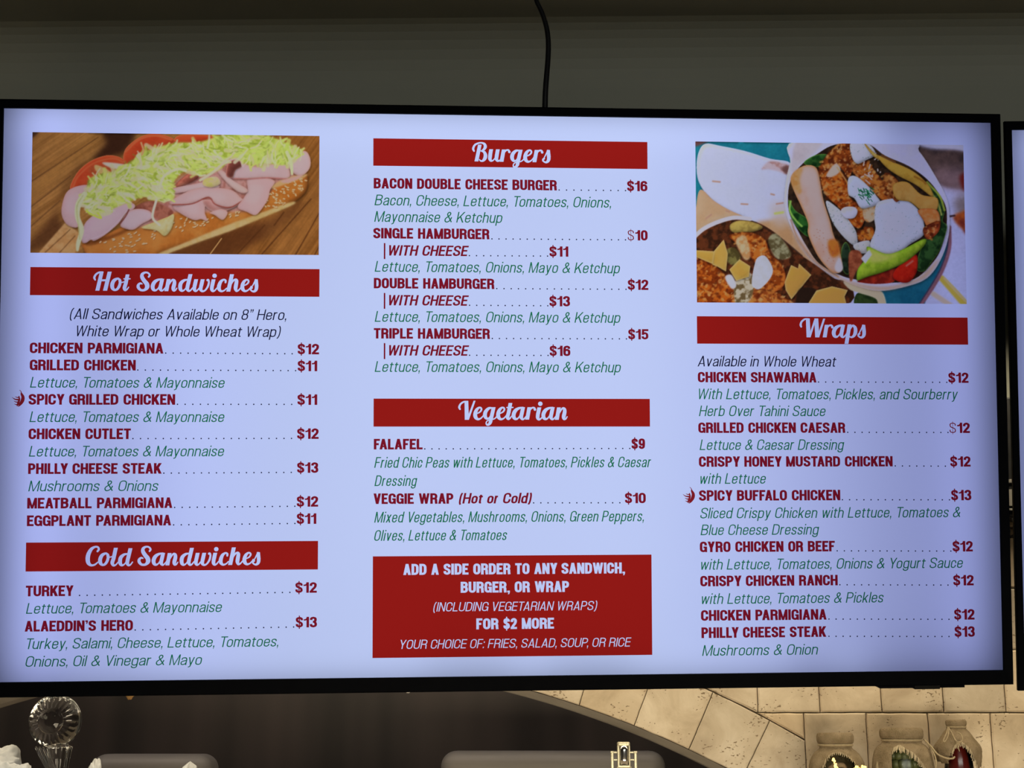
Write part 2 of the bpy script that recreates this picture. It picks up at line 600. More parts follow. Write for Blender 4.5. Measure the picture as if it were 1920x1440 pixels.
# ------------------------------------------------------------------ menu screens
PW, PH = 1.4395, 0.8076                    # lit picture of a 65 inch screen
U = PW / 1920.0                            # one picture dot of a 1920 wide menu page


def frame_bm(w, h, l, r, t, b, z0, z1, bev):
    """picture-frame ring around the w x h opening"""
    bm = bmesh.new()
    inn = [(-w / 2, -h / 2), (w / 2, -h / 2), (w / 2, h / 2), (-w / 2, h / 2)]
    out = [(-w / 2 - l, -h / 2 - b), (w / 2 + r, -h / 2 - b), (w / 2 + r, h / 2 + t), (-w / 2 - l, h / 2 + t)]
    o2 = [(x + (bev if x < 0 else -bev), y + (bev if y < 0 else -bev)) for x, y in out]
    loops = []
    for pts, z in ((out, z0), (out, z1 - bev), (o2, z1), (inn, z1 - 0.0006), (inn, z0)):
        loops.append([bm.verts.new((p[0], p[1], z)) for p in pts])
    for a, b_ in zip(loops, loops[1:] + loops[:1]):
        for i in range(4):
            j = (i + 1) % 4
            bm.faces.new((a[i], a[j], b_[j], b_[i]))
    return bm


def housing_bm(w, h, l, r, t, b):
    """hollow back shell, open to the front"""
    bm = bmesh.new()
    O = lambda g, k, z: [bm.verts.new((p[0], p[1], z)) for p in
                         ((-w / 2 - l + g, -h / 2 - b + k), (w / 2 + r - g, -h / 2 - b + k), (w / 2 + r - g, h / 2 + t - k), (-w / 2 - l + g, h / 2 + t - k))]
    # thin rim, the sides slope back to the deeper middle
    L = [O(0.0035, 0.0035, -0.0015), O(0.0035, 0.0035, -0.008), O(0.050, 0.006, -0.072)]
    I = [O(0.0055, 0.0055, -0.0015), O(0.0055, 0.0055, -0.008), O(0.046, 0.0085, -0.068)]
    for a, b_ in ((L[0], L[1]), (L[1], L[2]), (I[0], L[0]), (I[1], I[0]), (I[2], I[1])):
        for i in range(4):
            j = (i + 1) % 4
            bm.faces.new((a[i], a[j], b_[j], b_[i]))
    bm.faces.new(L[2]); bm.faces.new(I[2])
    return bm


# light share per backlight bar, left to right; unevenness imitates view-angle falloff
BARS = [1.133, 0.704, 0.727, 0.905, 0.973, 0.956, 0.959, 0.983, 1.006, 1.014, 1.01, 1.002, 1.001, 1.013, 1.022, 1.011, 0.97, 0.899, 0.818, 0.737, 0.651, 0.558, 0.496, 0.793]
BACK_COLOR = (0.553, 0.648, 1.0)


def menu_screen(matrix, label, sensor=True):
    root = empty('menu_screen', matrix=matrix)
    tag(root, label, 'screen', 'menu screens')
    l, r, t, b = 0.0105, 0.0135, 0.0125, 0.0205
    obj('bezel', frame_bm(PW, PH, l, r, t, b, -0.0015, 0.006, 0.0015), M['bezel'], root)
    hs = obj('back_housing', housing_bm(PW, PH, l, r, t, b), M['housing'], root)
    pan = pydata('display_panel', [(-PW / 2 - .001, -PH / 2 - .001, 0), (PW / 2 + .001, -PH / 2 - .001, 0), (PW / 2 + .001, PH / 2 + .001, 0), (-PW / 2 - .001, PH / 2 + .001, 0)],
                 [(0, 1, 2, 3)], M['panel'], root)
    if sensor:
        bm = bmesh.new()
        k = lambda u, v: ((u - 960) * U, (540 - v) * U)
        x0, y0 = k(1667, 1105); x1, y1 = k(1841, 1110.4)
        vs = [(x0, y0 + .004), (x0, y0), (x0 + .005, y1), (x1, y1), (x1, y0 + .004)]
        a = [bm.verts.new((p[0], p[1], 0.0045)) for p in vs]; c = [bm.verts.new((p[0], p[1], -0.02)) for p in vs]
        bm.faces.new(a); bm.faces.new(c[::-1])
        for i in range(5): bm.faces.new((a[i], c[i], c[(i + 1) % 5], a[(i + 1) % 5]))
        s = obj('sensor_bar', bm, M['bezel'], root)
        bm = bmesh.new()
        x0, y0 = k(1741, 1109); x1, y1 = k(1791.5, 1112.6)
        add_box(bm, (x0, y1, -0.015), (x1, y0 + .003, 0.0065), 0.0008)
        obj('sensor_window', bm, M['housing'], s)
    # the backlight: upright LED bars inside the housing
    n = len(BARS)
    bw = (PW - 0.042) / n
    lamps = [(-PW / 2 + 0.021 + bw * (i + 0.5), 0.003, bw, PH + 0.012, s) for i, s in enumerate(BARS)]
    lamps += [(-0.07, PH / 2 - 0.012, 1.26, 0.036, 0.75), (-0.05, -PH / 2 + 0.012, 1.14, 0.036, 0.45)]  # two level bars added to brighten the top and bottom edges
    for x, y, sx, sy, s in lamps:
        d = bpy.data.lights.new('backlight_bar', 'AREA')
        d.shape = 'RECTANGLE'
        d.size, d.size_y = sx, sy
        d.energy = BACK_POWER * s * sx * sy
        k = max(0.0, abs(x + 0.05) / (PW / 2) - 0.35) * 0.45        # tint added to the bars, bluer towards the sides
        d.color = (BACK_COLOR[0] * (1 - 0.2 * k), BACK_COLOR[1] * (1 - 0.3 * k), BACK_COLOR[2] * (1 + 0.75 * k))
        o = bpy.data.objects.new('backlight_bar', d)
        COL.objects.link(o)
        o.parent = root
        o.location = (x, y, -0.045)
        o.rotation_euler = (math.pi, 0, 0)
    return root, pan


BACK_POWER = 3.15
tx = Vector((0.99633437, 0.08426978, 0.01471137)); tdn = Vector((-0.00100711, 0.18351697, -0.98301603)); tn = Vector((-0.08553833, 0.97939784, 0.18292914))
tc = Vector((-0.03809134, -0.42014356, 1.98301566))
TVM = Matrix(((tx.x, -tdn.x, -tn.x, tc.x), (tx.y, -tdn.y, -tn.y, tc.y), (tx.z, -tdn.z, -tn.z, tc.z), (0, 0, 0, 1)))
tv, panel = menu_screen(TVM, 'large black-framed screen showing the sandwich, burger and wrap menu')
tilt = R(10.6)
m2 = Matrix.Translation((0.7005 + 0.0105 + PW / 2, -0.352, 1.985)) @ Matrix.Rotation(R(90) + tilt, 4, 'X')
tv2, panel2 = menu_screen(m2, 'black-framed screen cut off at the right edge, only its blank lavender margin showing', sensor=False)


def mount(matrix, name_label):
    root = empty('wall_bracket', matrix=matrix)
    tag(root, name_label, 'bracket', 'screen wall brackets')
    inv = matrix.inverted()
    bm = bmesh.new(); add_box(bm, (-0.2, -0.15, -0.086), (0.2, 0.15, -0.0725), 0.002)
    obj('mounting_plate', bm, M['black_metal'], root)
    p0 = matrix @ Vector((0, 0, -0.08)); p1 = Vector((p0.x, -0.004, p0.z))
    bm = bmesh.new()
    add_tube(bm, [inv @ p0, inv @ ((p0 + p1) / 2), inv @ p1], 0.022, 12)
    obj('arm', bm, M['black_metal'], root, smooth=True)
    bm = bmesh.new(); add_box(bm, (-0.15, -0.016, -0.12), (0.15, -0.002, 0.12), 0.002)
    w = obj('wall_plate', bm, M['black_metal'], root); w.matrix_local = inv @ Matrix.Translation(p1)


mount(TVM, 'black steel bracket hidden behind the large menu screen')
mount(m2, 'black steel bracket hidden behind the screen at the right edge')

# ------------------------------------------------------------------ what the menu page shows
# A condensed grotesque drawn from centre lines. x runs 0..1 between the centres of the outer stems, y 0..1
# between the centres of the bottom and the top stroke; 9 / -9 stand for the outer edge.
# 's' strokes are straight with level ends and their y counts from the base line; 'c' strokes follow a path.
def arc(cx, cy, rx, ry, a0, a1, n=9, p=2.35):
    out = []
    for a in np.linspace(R(a0), R(a1), n):
        c, s = math.cos(a), math.sin(a)
        out.append((cx + rx * math.copysign(abs(c) ** (2 / p), c), cy + ry * math.copysign(abs(s) ** (2 / p), s)))
    return out
def sp(*pts): return [tuple(q) for q in spline(pts, 5)]
def ring(cx, cy, rx, ry): return arc(cx, cy, rx, ry, 0, 360, 33)
def oval(): return arc(.5, .68, .5, .32, 0, 180) + arc(.5, .32, .5, .32, 180, 360) + [(1, .68)]
S_STEM0, S_STEM1 = ('s', 1, [(0, 0), (0, 1)]), ('s', 1, [(1, 0), (1, 1)])
SIX = sp((.97, .74), (.90, .93), (.5, 1), (.10, .90), (0, .62), (0, .30), (.10, .07), (.5, 0), (.90, .07), (1, .30), (.90, .53), (.5, .61), (.12, .54), (.0, .38))
CURVE_S = sp((.98, .72), (.93, .91), (.5, 1), (.07, .91), (.03, .73), (.20, .58), (.80, .43), (.98, .27), (.93, .09), (.5, 0), (.06, .09), (.01, .29))
CAPS = {
 'A': (.66, [('s', 1, [(.0, 0), (.5, 1)]), ('s', 1, [(1, 0), (.5, 1)]), ('c', .8, [(.22, .24), (.78, .24)])]),
 'B': (.63, [S_STEM0, ('c', 1, [(0, 1), (.5, 1)] + arc(.5, .775, .46, .225, 90, -90) + [(0, .55)]), ('c', 1, [(0, .53), (.5, .53)] + arc(.5, .265, .5, .265, 90, -90) + [(0, 0)])]),
 'C': (.62, [('c', 1, [(1, .63), (1, .72)] + arc(.5, .72, .5, .28, 0, 180) + arc(.5, .28, .5, .28, 180, 360) + [(1, .38)])]),
 'D': (.63, [S_STEM0, ('c', 1, [(0, 1), (.4, 1)] + arc(.4, .66, .6, .34, 90, 0) + arc(.4, .34, .6, .34, 0, -90) + [(0, 0)])]),
 'E': (.54, [S_STEM0, ('c', 1, [(0, 1), (9, 1)]), ('c', 1, [(0, .52), (1.1, .52)]), ('c', 1, [(0, 0), (9, 0)])]),
 'F': (.52, [S_STEM0, ('c', 1, [(0, 1), (9, 1)]), ('c', 1, [(0, .50), (1.05, .50)])]),
 'G': (.63, [('c', 1, [(1, .66), (1, .72)] + arc(.5, .72, .5, .28, 0, 180) + arc(.5, .28, .5, .28, 180, 360) + [(1, .46)]), ('c', .85, [(.52, .44), (9, .44)]), ('s', .7, [(1.1, 0), (1.1, .45)])]),
 'H': (.63, [S_STEM0, S_STEM1, ('c', 1, [(0, .52), (1, .52)])]),
 'I': (.0, [S_STEM0]),
 'J': (.52, [('c', 1, [(1, 9), (1, .26)] + arc(.5, .26, .5, .26, 0, -180) + [(0, .34)])]),
 'K': (.66, [S_STEM0, ('s', 1, [(.0, .30), (1, 1)]), ('s', 1.05, [(.38, .60), (1.04, 0)])]),
 'L': (.52, [S_STEM0, ('c', 1, [(0, 0), (9, 0)])]),
 'M': (.79, [S_STEM0, S_STEM1, ('s', .82, [(.02, 1), (.5, 0)]), ('s', .82, [(.98, 1), (.5, 0)])]),
 'N': (.64, [S_STEM0, S_STEM1, ('s', .92, [(.02, 1), (.98, 0)])]),
 'O': (.63, [('c', 1, oval())]),
 'P': (.60, [S_STEM0, ('c', 1, [(0, 1), (.5, 1)] + arc(.5, .73, .5, .27, 90, -90) + [(0, .46)])]),
 'Q': (.63, [('c', 1, oval()), ('s', .8, [(.55, .22), (1.1, -.04)])]),
 'R': (.63, [S_STEM0, ('c', 1, [(0, 1), (.5, 1)] + arc(.5, .745, .48, .255, 90, -90) + [(0, .49)]), ('c', 1, [(.45, .49)] + arc(.55, .30, .40, .19, 90, 0) + [(.96, .12), (1.02, -9)])]),
 'S': (.62, [('c', 1, CURVE_S)]),
 'T': (.58, [('s', 1, [(.5, 0), (.5, 1)]), ('c', 1, [(-9, 1), (9, 1)])]),
 'U': (.63, [('c', 1, [(0, 9), (0, .28)] + arc(.5, .28, .5, .28, 180, 360) + [(1, 9)])]),
 'V': (.64, [('s', 1, [(.0, 1), (.5, 0)]), ('s', 1, [(1, 1), (.5, 0)])]),
 'W': (.94, [('s', .92, [(.0, 1), (.25, 0)]), ('s', .84, [(.5, 1), (.25, 0)]), ('s', .84, [(.5, 1), (.75, 0)]), ('s', .92, [(1, 1), (.75, 0)])]),
 'X': (.64, [('s', 1.05, [(0, 1), (1, 0)]), ('s', 1.05, [(1, 1), (0, 0)])]),
 'Y': (.64, [('s', 1, [(.0, 1), (.5, .40)]), ('s', 1, [(1, 1), (.5, .40)]), ('s', 1, [(.5, 0), (.5, .46)])]),
 'Z': (.56, [('s', 1, [(0.02, .08), (.98, .92)]), ('c', 1, [(-9, 1), (9, 1)]), ('c', 1, [(-9, 0), (9, 0)])]),
 '0': (.55, [('c', 1, oval())]),
 '1': (.40, [('s', 1, [(1, 0), (1, 1)]), ('c', .72, [(-9, .76)] + sp((.15, .765), (.45, .82), (.9, .98)))]),
 '2': (.54, [('c', 1, sp((.02, .68), (.07, .89), (.5, 1), (.93, .90), (.97, .70), (.80, .50), (.36, .26), (.06, .02))), ('c', 1, [(-9, 0), (9, 0)])]),
 '3': (.55, [('c', 1, sp((.02, .74), (.10, .92), (.5, 1), (.92, .91), (.92, .66), (.72, .56), (.42, .53))), ('c', 1, sp((.42, .53), (.80, .49), (1, .29), (.92, .08), (.5, 0), (.08, .08), (0, .27)))]),
 '4': (.56, [('s', 1, [(.8, 0), (.8, 1)]), ('s', .8, [(.0, .3), (.75, 1)]), ('c', .9, [(-9, .24), (9, .24)])]),
 '5': (.55, [('c', 1, [(.08, 1), (9, 1)]), ('s', .9, [(.03, .44), (.12, 1)]), ('c', .95, sp((.06, .50), (.26, .60), (.58, .63), (.92, .52), (1, .31), (.92, .09), (.5, 0), (.08, .08), (0, .26)))]),
 '6': (.55, [('c', 1, SIX)]),
 '7': (.52, [('c', 1, [(-9, 1), (9, 1)]), ('s', 1, [(.25, 0), (.98, .95)])]),
 '8': (.55, [('c', .95, ring(.5, .765, .45, .235)), ('c', 1, ring(.5, .265, .5, .265))]),
 '9': (.55, [('c', 1, [(1 - x, 1 - y) for x, y in SIX])]),
 '$': (.56, [('c', .95, CURVE_S), ('s', .42, [(.5, -.13), (.5, 1.12)])]),
 '&': (.68, [('c', 1, sp((1.08, -.02), (.66, .36), (.26, .74), (.30, .93), (.48, 1), (.68, .92), (.68, .75), (.44, .58), (.08, .38), (.0, .20), (.14, .03), (.42, 0), (.74, .13), (.92, .36), (.95, .50)))]),
 '.': (.0, [('s', 1, [(0, 0), (0, .16)])]),
 ':': (.0, [('s', 1, [(0, 0), (0, .15)]), ('s', 1, [(0, .58), (0, .73)])]),
 ',': (.0, [('s', 1, [(0, 0), (0, .16)]), ('s', .5, [(.0, -.16), (.25, .02)])]),
 '\u2019': (.0, [('s', 1, [(0, .84), (0, 1)]), ('s', .5, [(.0, .68), (.25, .86)])]),
 '\u201d': (.26, [('s', 1, [(0, .86), (0, 1)]), ('s', .6, [(-.1, .70), (.1, .88)]), ('s', 1, [(1, .86), (1, 1)]), ('s', .6, [(.9, .70), (1.1, .88)])]),
 '(': (.26, [('c', .9, sp((1, 1.10), (.25, .86), (0, .44), (.25, .02), (1, -.22)))]),
 ')': (.26, [('c', .9, sp((0, 1.10), (.75, .86), (1, .44), (.75, .02), (0, -.22)))]),
}
AS = 1.37                    # ascender in x heights
LOWS = {
 'a': (.50, [('s', 1, [(1, 0), (1, .70)]), ('c', 1, sp((.05, .70), (.14, .92), (.5, 1), (.88, .93), (1, .72), (1, .60))), ('c', .95, sp((1, .60), (.55, .54), (.10, .42), (0, .22), (.12, .04), (.40, 0), (.78, .08), (1, .28)))]),
 'b': (.52, [('s', 1, [(0, 0), (0, AS)]), ('c', 1, oval())]),
 'c': (.47, [('c', 1, [(1, .62), (1, .70)] + arc(.5, .70, .5, .30, 0, 180) + arc(.5, .30, .5, .30, 180, 360) + [(1, .38)])]),
 'd': (.52, [('s', 1, [(1, 0), (1, AS)]), ('c', 1, oval())]),
 'e': (.50, [('c', 1, [(0, .52), (1, .52)]), ('c', 1, [(1, .50), (1, .70)] + arc(.5, .70, .5, .30, 0, 180) + arc(.5, .30, .5, .30, 180, 360) + [(1, .33)])]),
 'f': (.34, [('c', 1, [(.4, -9), (.4, 1.1)] + sp((.4, 1.2), (.5, 1.36), (.9, 1.40))), ('c', 1, [(-9, 1), (9, 1)])]),
 'g': (.52, [('c', 1, oval()), ('c', 1, [(1, 9), (1, -.10)] + arc(.5, -.10, .5, .28, 0, -180) + [(.0, -.08)])]),
 'h': (.50, [('s', 1, [(0, 0), (0, AS)]), ('c', 1, [(0, .60)] + arc(.5, .68, .5, .32, 180, 0) + [(1, -9)])]),
 'i': (.0, [('s', 1, [(0, 0), (0, 1)]), ('s', 1, [(0, AS - .17), (0, AS)])]),
 'j': (.0, [('s', 1, [(0, -.3), (0, 1)]), ('s', 1, [(0, AS - .17), (0, AS)])]),
 'k': (.49, [('s', 1, [(0, 0), (0, AS)]), ('s', 1, [(.0, .32), (.95, 1)]), ('s', 1.02, [(.36, .58), (1.0, 0)])]),
 'l': (.0, [('s', 1, [(0, 0), (0, AS)])]),
 'm': (.79, [('s', 1, [(0, 0), (0, 1)]), ('c', 1, [(0, .60)] + arc(.25, .70, .25, .30, 180, 0) + [(.5, -9)]), ('c', 1, [(.5, .60)] + arc(.75, .70, .25, .30, 180, 0) + [(1, -9)])]),
 'n': (.50, [('s', 1, [(0, 0), (0, 1)]), ('c', 1, [(0, .60)] + arc(.5, .68, .5, .32, 180, 0) + [(1, -9)])]),
 'o': (.51, [('c', 1, oval())]),
 'p': (.52, [('s', 1, [(0, -.36), (0, 1)]), ('c', 1, oval())]),
 'q': (.52, [('s', 1, [(1, -.36), (1, 1)]), ('c', 1, oval())]),
 'r': (.32, [('s', 1, [(0, 0), (0, 1)]), ('c', 1, sp((0, .58), (.12, .84), (.48, .98), (1.15, 1)))]),
 's': (.46, [('c', 1, CURVE_S)]),
 't': (.32, [('c', 1, [(.40, 1.30), (.40, .22)] + sp((.40, .22), (.48, .04), (.75, 0), (1.2, .02))), ('c', 1, [(-9, 1), (9, 1)])]),
 'u': (.50, [('s', 1, [(1, 0), (1, 1)]), ('c', 1, [(0, 9), (0, .32)] + arc(.5, .32, .5, .32, 180, 360) + [(1, .42)])]),
 'v': (.49, [('s', 1, [(0, 1), (.5, 0)]), ('s', 1, [(1, 1), (.5, 0)])]),
 'w': (.74, [('s', .95, [(0, 1), (.25, 0)]), ('s', .95, [(.5, 1), (.25, 0)]), ('s', .95, [(.5, 1), (.75, 0)]), ('s', .95, [(1, 1), (.75, 0)])]),
 'x': (.49, [('s', 1.05, [(0, 1), (1, 0)]), ('s', 1.05, [(1, 1), (0, 0)])]),
 'y': (.49, [('s', 1, [(0, 1), (.5, .02)]), ('s', 1, [(1, 1), (.40, -.22)]), ('c', .9, sp((.52, -.10), (.38, -.30), (.05, -.38)))]),
 'z': (.46, [('s', 1, [(0.02, .08), (.98, .92)]), ('c', 1, [(-9, 1), (9, 1)]), ('c', 1, [(-9, 0), (9, 0)])]),
}
XH = 0.735                   # x height in cap heights


def union(cutters, rect=None):
    """rect given: the rectangle minus the cutters; else the union of the cutters. A plane partition without overlaps."""
    vs, fs = [], []
    if rect:
        x0, y0, x1, y1 = rect
        vs += [(x0, y0), (x1, y0), (x1, y1), (x0, y1)]; fs.append([0, 1, 2, 3])
    for P in cutters:
        P = [tuple(p) for p in P]
        if poly_area(P) < 0: P = P[::-1]
        k = len(vs); vs += P; fs.append(list(range(k, k + len(P))))
    r = delaunay_2d_cdt([Vector(v) for v in vs], [], fs, 1, 1e-5, False)
    V, F = np.array([tuple(v) for v in r[0]]), [tuple(f) for f in r[2]]
    cen = np.array([V[list(f)].mean(0) for f in F])
    hit = np.zeros(len(F), bool)
    for P in cutters:
        P = np.array(P, float)
        c = np.nonzero((cen[:, 0] > P[:, 0].min()) & (cen[:, 0] < P[:, 0].max()) & (cen[:, 1] > P[:, 1].min()) & (cen[:, 1] < P[:, 1].max()) & ~hit)[0]
        if not len(c): continue
        q = cen[c]; ins = np.zeros(len(c), bool)
        for i in range(len(P)):
            (ax, ay), (bx, by) = P[i - 1], P[i]
            if ay == by: continue
            ins ^= ((ay > q[:, 1]) != (by > q[:, 1])) & (q[:, 0] < ax + (q[:, 1] - ay) * (bx - ax) / (by - ay))
        hit[c[ins]] = True
    if rect:
        hit |= (cen[:, 0] < x0) | (cen[:, 0] > x1) | (cen[:, 1] < y0) | (cen[:, 1] > y1)
    keep = [f for f, h in zip(F, hit) if h != bool(rect)]
    return [tuple(v) for v in V], keep


_glyphs = {}


def glyph(ch, m, wx, wy):
    """triangles of one letter, cap height 1; m widens it, wx and wy are the weights of upright and level strokes"""
    key = (ch, round(m, 2), wx, wy)
    if key in _glyphs: return _glyphs[key]
    low = ch in LOWS
    w, strokes = LOWS[ch] if low else CAPS[ch]
    w = max(w * m, wx)
    if ch == '1': w = max(w, wx * 1.62)
    H = XH if low else 1.0
    X = lambda x: w if x >= 9 else 0.0 if x <= -9 else wx / 2 + x * (w - wx)
    Yc = lambda y: H if y >= 9 else 0.0 if y <= -9 else wy / 2 + y * (H - wy)
    polys = []
    for kind, f, pts in strokes:
        if kind == 's':
            (xa, ya), (xb, yb) = pts
            single = w <= wx + 1e-6
            xa, xb = (wx / 2 + xa * wx, wx / 2 + xb * wx) if single else (X(xa), X(xb))
            hw = wx * f / 2
            ya, yb = ya * H, yb * H
            if abs(xa - xb) > 1e-6 and not single:     # leaning strokes: keep inside the letter's box, true weight
                hw *= min(1.25, math.hypot(xb - xa, yb - ya) / abs(yb - ya))
                lim = lambda x: min(max(x, hw), w - hw)
                xa, xb = lim(xa), lim(xb)
            polys.append([(xa - hw, ya), (xa + hw, ya), (xb + hw, yb), (xb - hw, yb)])
        else:
            P = np.array([(X(x), Yc(y)) for x, y in pts])
            keep = [0] + [i for i in range(1, len(P)) if np.linalg.norm(P[i] - P[i - 1]) > 1e-4]
            P = P[keep]
            closed = np.linalg.norm(P[0] - P[-1]) < 1e-3
            d = np.gradient(P, axis=0)
            if closed: d[0] = d[-1] = P[1] - P[-2]
            d /= np.linalg.norm(d, axis=1, keepdims=True)
            n = np.c_[-d[:, 1], d[:, 0]]
            a, b = wx * f / 2, wy * f / 2
            o = np.c_[a * a * n[:, 0], b * b * n[:, 1]] / np.sqrt((a * n[:, 0]) ** 2 + (b * n[:, 1]) ** 2)[:, None]
            A, B = P + o, P - o
            for i in range(len(P) - 1):
                q = [A[i], A[i + 1], B[i + 1], B[i]]
                polys.append([tuple(p) for p in q])
    v, t = union(polys)
    _glyphs[key] = (np.array(v), t, w)
    return _glyphs[key]


STYLE = {'bold': (.242, .190, .060, .42, 0.0), 'boldital': (.19, .155, .08, .42, .20), 'light': (.108, .096, .118, .44, .20), 'med': (.112, .100, .115, .42, .20), 'thin': (.10, .09, .07, .2, 0.0)}
TIGHT = {'AT': .10, 'TA': .10, 'AV': .10, 'AW': .08, 'WA': .08, 'LT': .08, 'LY': .09, 'AY': .09, 'FA': .09, 'PA': .08, 'To': .10, 'Tu': .10, 'Ta': .10, 'Wr': .03, 'Wh': 0, 'Ve': .05,
         'Vi': .02, 'Yo': .07, 'Av': .03, 'Ke': .03, 'ry': .02, 'KE': .02, 'P,': .10, 'Y ': .05, 'TE': .0, 'LA': .0}


def set_line(s, x0, x1, y, cap, style):
    """vertices and triangles of a line of lettering running from x0 to x1 (picture dots) on the base line y"""
    wx, wy, gap, space, slant = STYLE[style]
    W = (x1 - x0) / cap

    def lay(m):
        x, out = 0.0, []
        for i, ch in enumerate(s):
            if ch == ' ': x += space * m - gap; continue
            w, st = LOWS[ch] if ch in LOWS else CAPS[ch]
            w = max(w * m, wx)
            if ch == '1': w = max(w, wx * 1.62)
            out.append((ch, x))
            x += w + gap - TIGHT.get(s[i:i + 2], 0) * m
        return out, x - gap
    lo, hi = .3, 3.0
    for _ in range(40):
        m = (lo + hi) / 2
        if lay(m)[1] + slant * 0.8 < W: lo = m
        else: hi = m
    pos, _ = lay(m)
    V, T = [], []
    for ch, gx in pos:
        v, t, w = glyph(ch, m, wx, wy)
        k = len(V)
        V += [(p[0] + gx + p[1] * slant, p[1]) for p in v]
        T += [tuple(i + k for i in f) for f in t]
    A = np.array(V)
    used = np.unique(np.array(T))
    mn, ext = A[used, 0].min(), np.ptp(A[used, 0])
    return [(x0 + (p[0] - mn) * (x1 - x0) / ext, y - p[1] * cap) for p in V], T


def loc2(P, z):
    return [((p[0] - 960) * U, (540 - p[1]) * (PH / 1080), z) for p in P]


ZF = 0.0004          # the colour layer lies on the diffuser


class Layer:
    """flat coloured shapes of the page collected into one mesh"""
    def __init__(s): s.v, s.f, s.m, s.mats = [], [], [], []
    def add(s, v, tris, mt):
        if mt not in s.mats: s.mats.append(mt)
        k = len(s.v); s.v += loc2(v, ZF)
        for t in tris:
            a, b, c = (np.array(v[i]) for i in t[:3])
            s.f.append(tuple(i + k for i in t)); s.m.append(s.mats.index(mt))
    def text(s, st, x0, x1, y, cap, mt, style):
        v, t = set_line(st, x0, x1, y, cap, style); s.add(v, t, mt)
    def disc(s, x, y, r, mt, n=10):
        v = [(x + r * math.cos(2 * math.pi * i / n), y + r * math.sin(2 * math.pi * i / n)) for i in range(n)]
        s.add(v, [tuple(range(n))], mt)
    def rect(s, x0, y0, x1, y1, mt):
        s.add([(x0, y0), (x1, y0), (x1, y1), (x0, y1)], [(0, 1, 2, 3)], mt)
    def build(s, name, label=None):
        o = pydata(name, s.v, s.f, [M[k] for k in s.mats], panel)
        o.data.polygons.foreach_set('material_index', s.m)
        if label: o['label'] = label
        return o


def stroke_polys(pts, n=7, butt=False, k=1.0):
    """brush stroke with a width at every point: quads and round ends"""
    S = np.array(spline(pts, n))
    out = []
    d = np.gradient(S[:, :2], axis=0)
    d /= np.maximum(np.linalg.norm(d, axis=1, keepdims=True), 1e-6)
    nn = np.c_[-d[:, 1], d[:, 0]]
    if butt: nn[:] = np.array([1.0, 0.0]) * np.sign(nn[:, :1])      # ends cut level, as on upright stems
    A = S[:, :2] + nn * S[:, 2:3] / 2; B = S[:, :2] - nn * S[:, 2:3] / 2
    for i in range(len(S) - 1):
        q = [A[i], A[i + 1], B[i + 1], B[i]]
        if abs(poly_area(q)) > 1e-4: out.append(q)
    if not butt:
        for i in ([0, len(S) - 1] + list(range(2, len(S) - 2, 3))):
            r = S[i, 2] / 2
            out.append([S[i, :2] + r * np.array([math.cos(a), math.sin(a)]) for a in np.linspace(0, 2 * math.pi, 12, endpoint=False)])
    return out


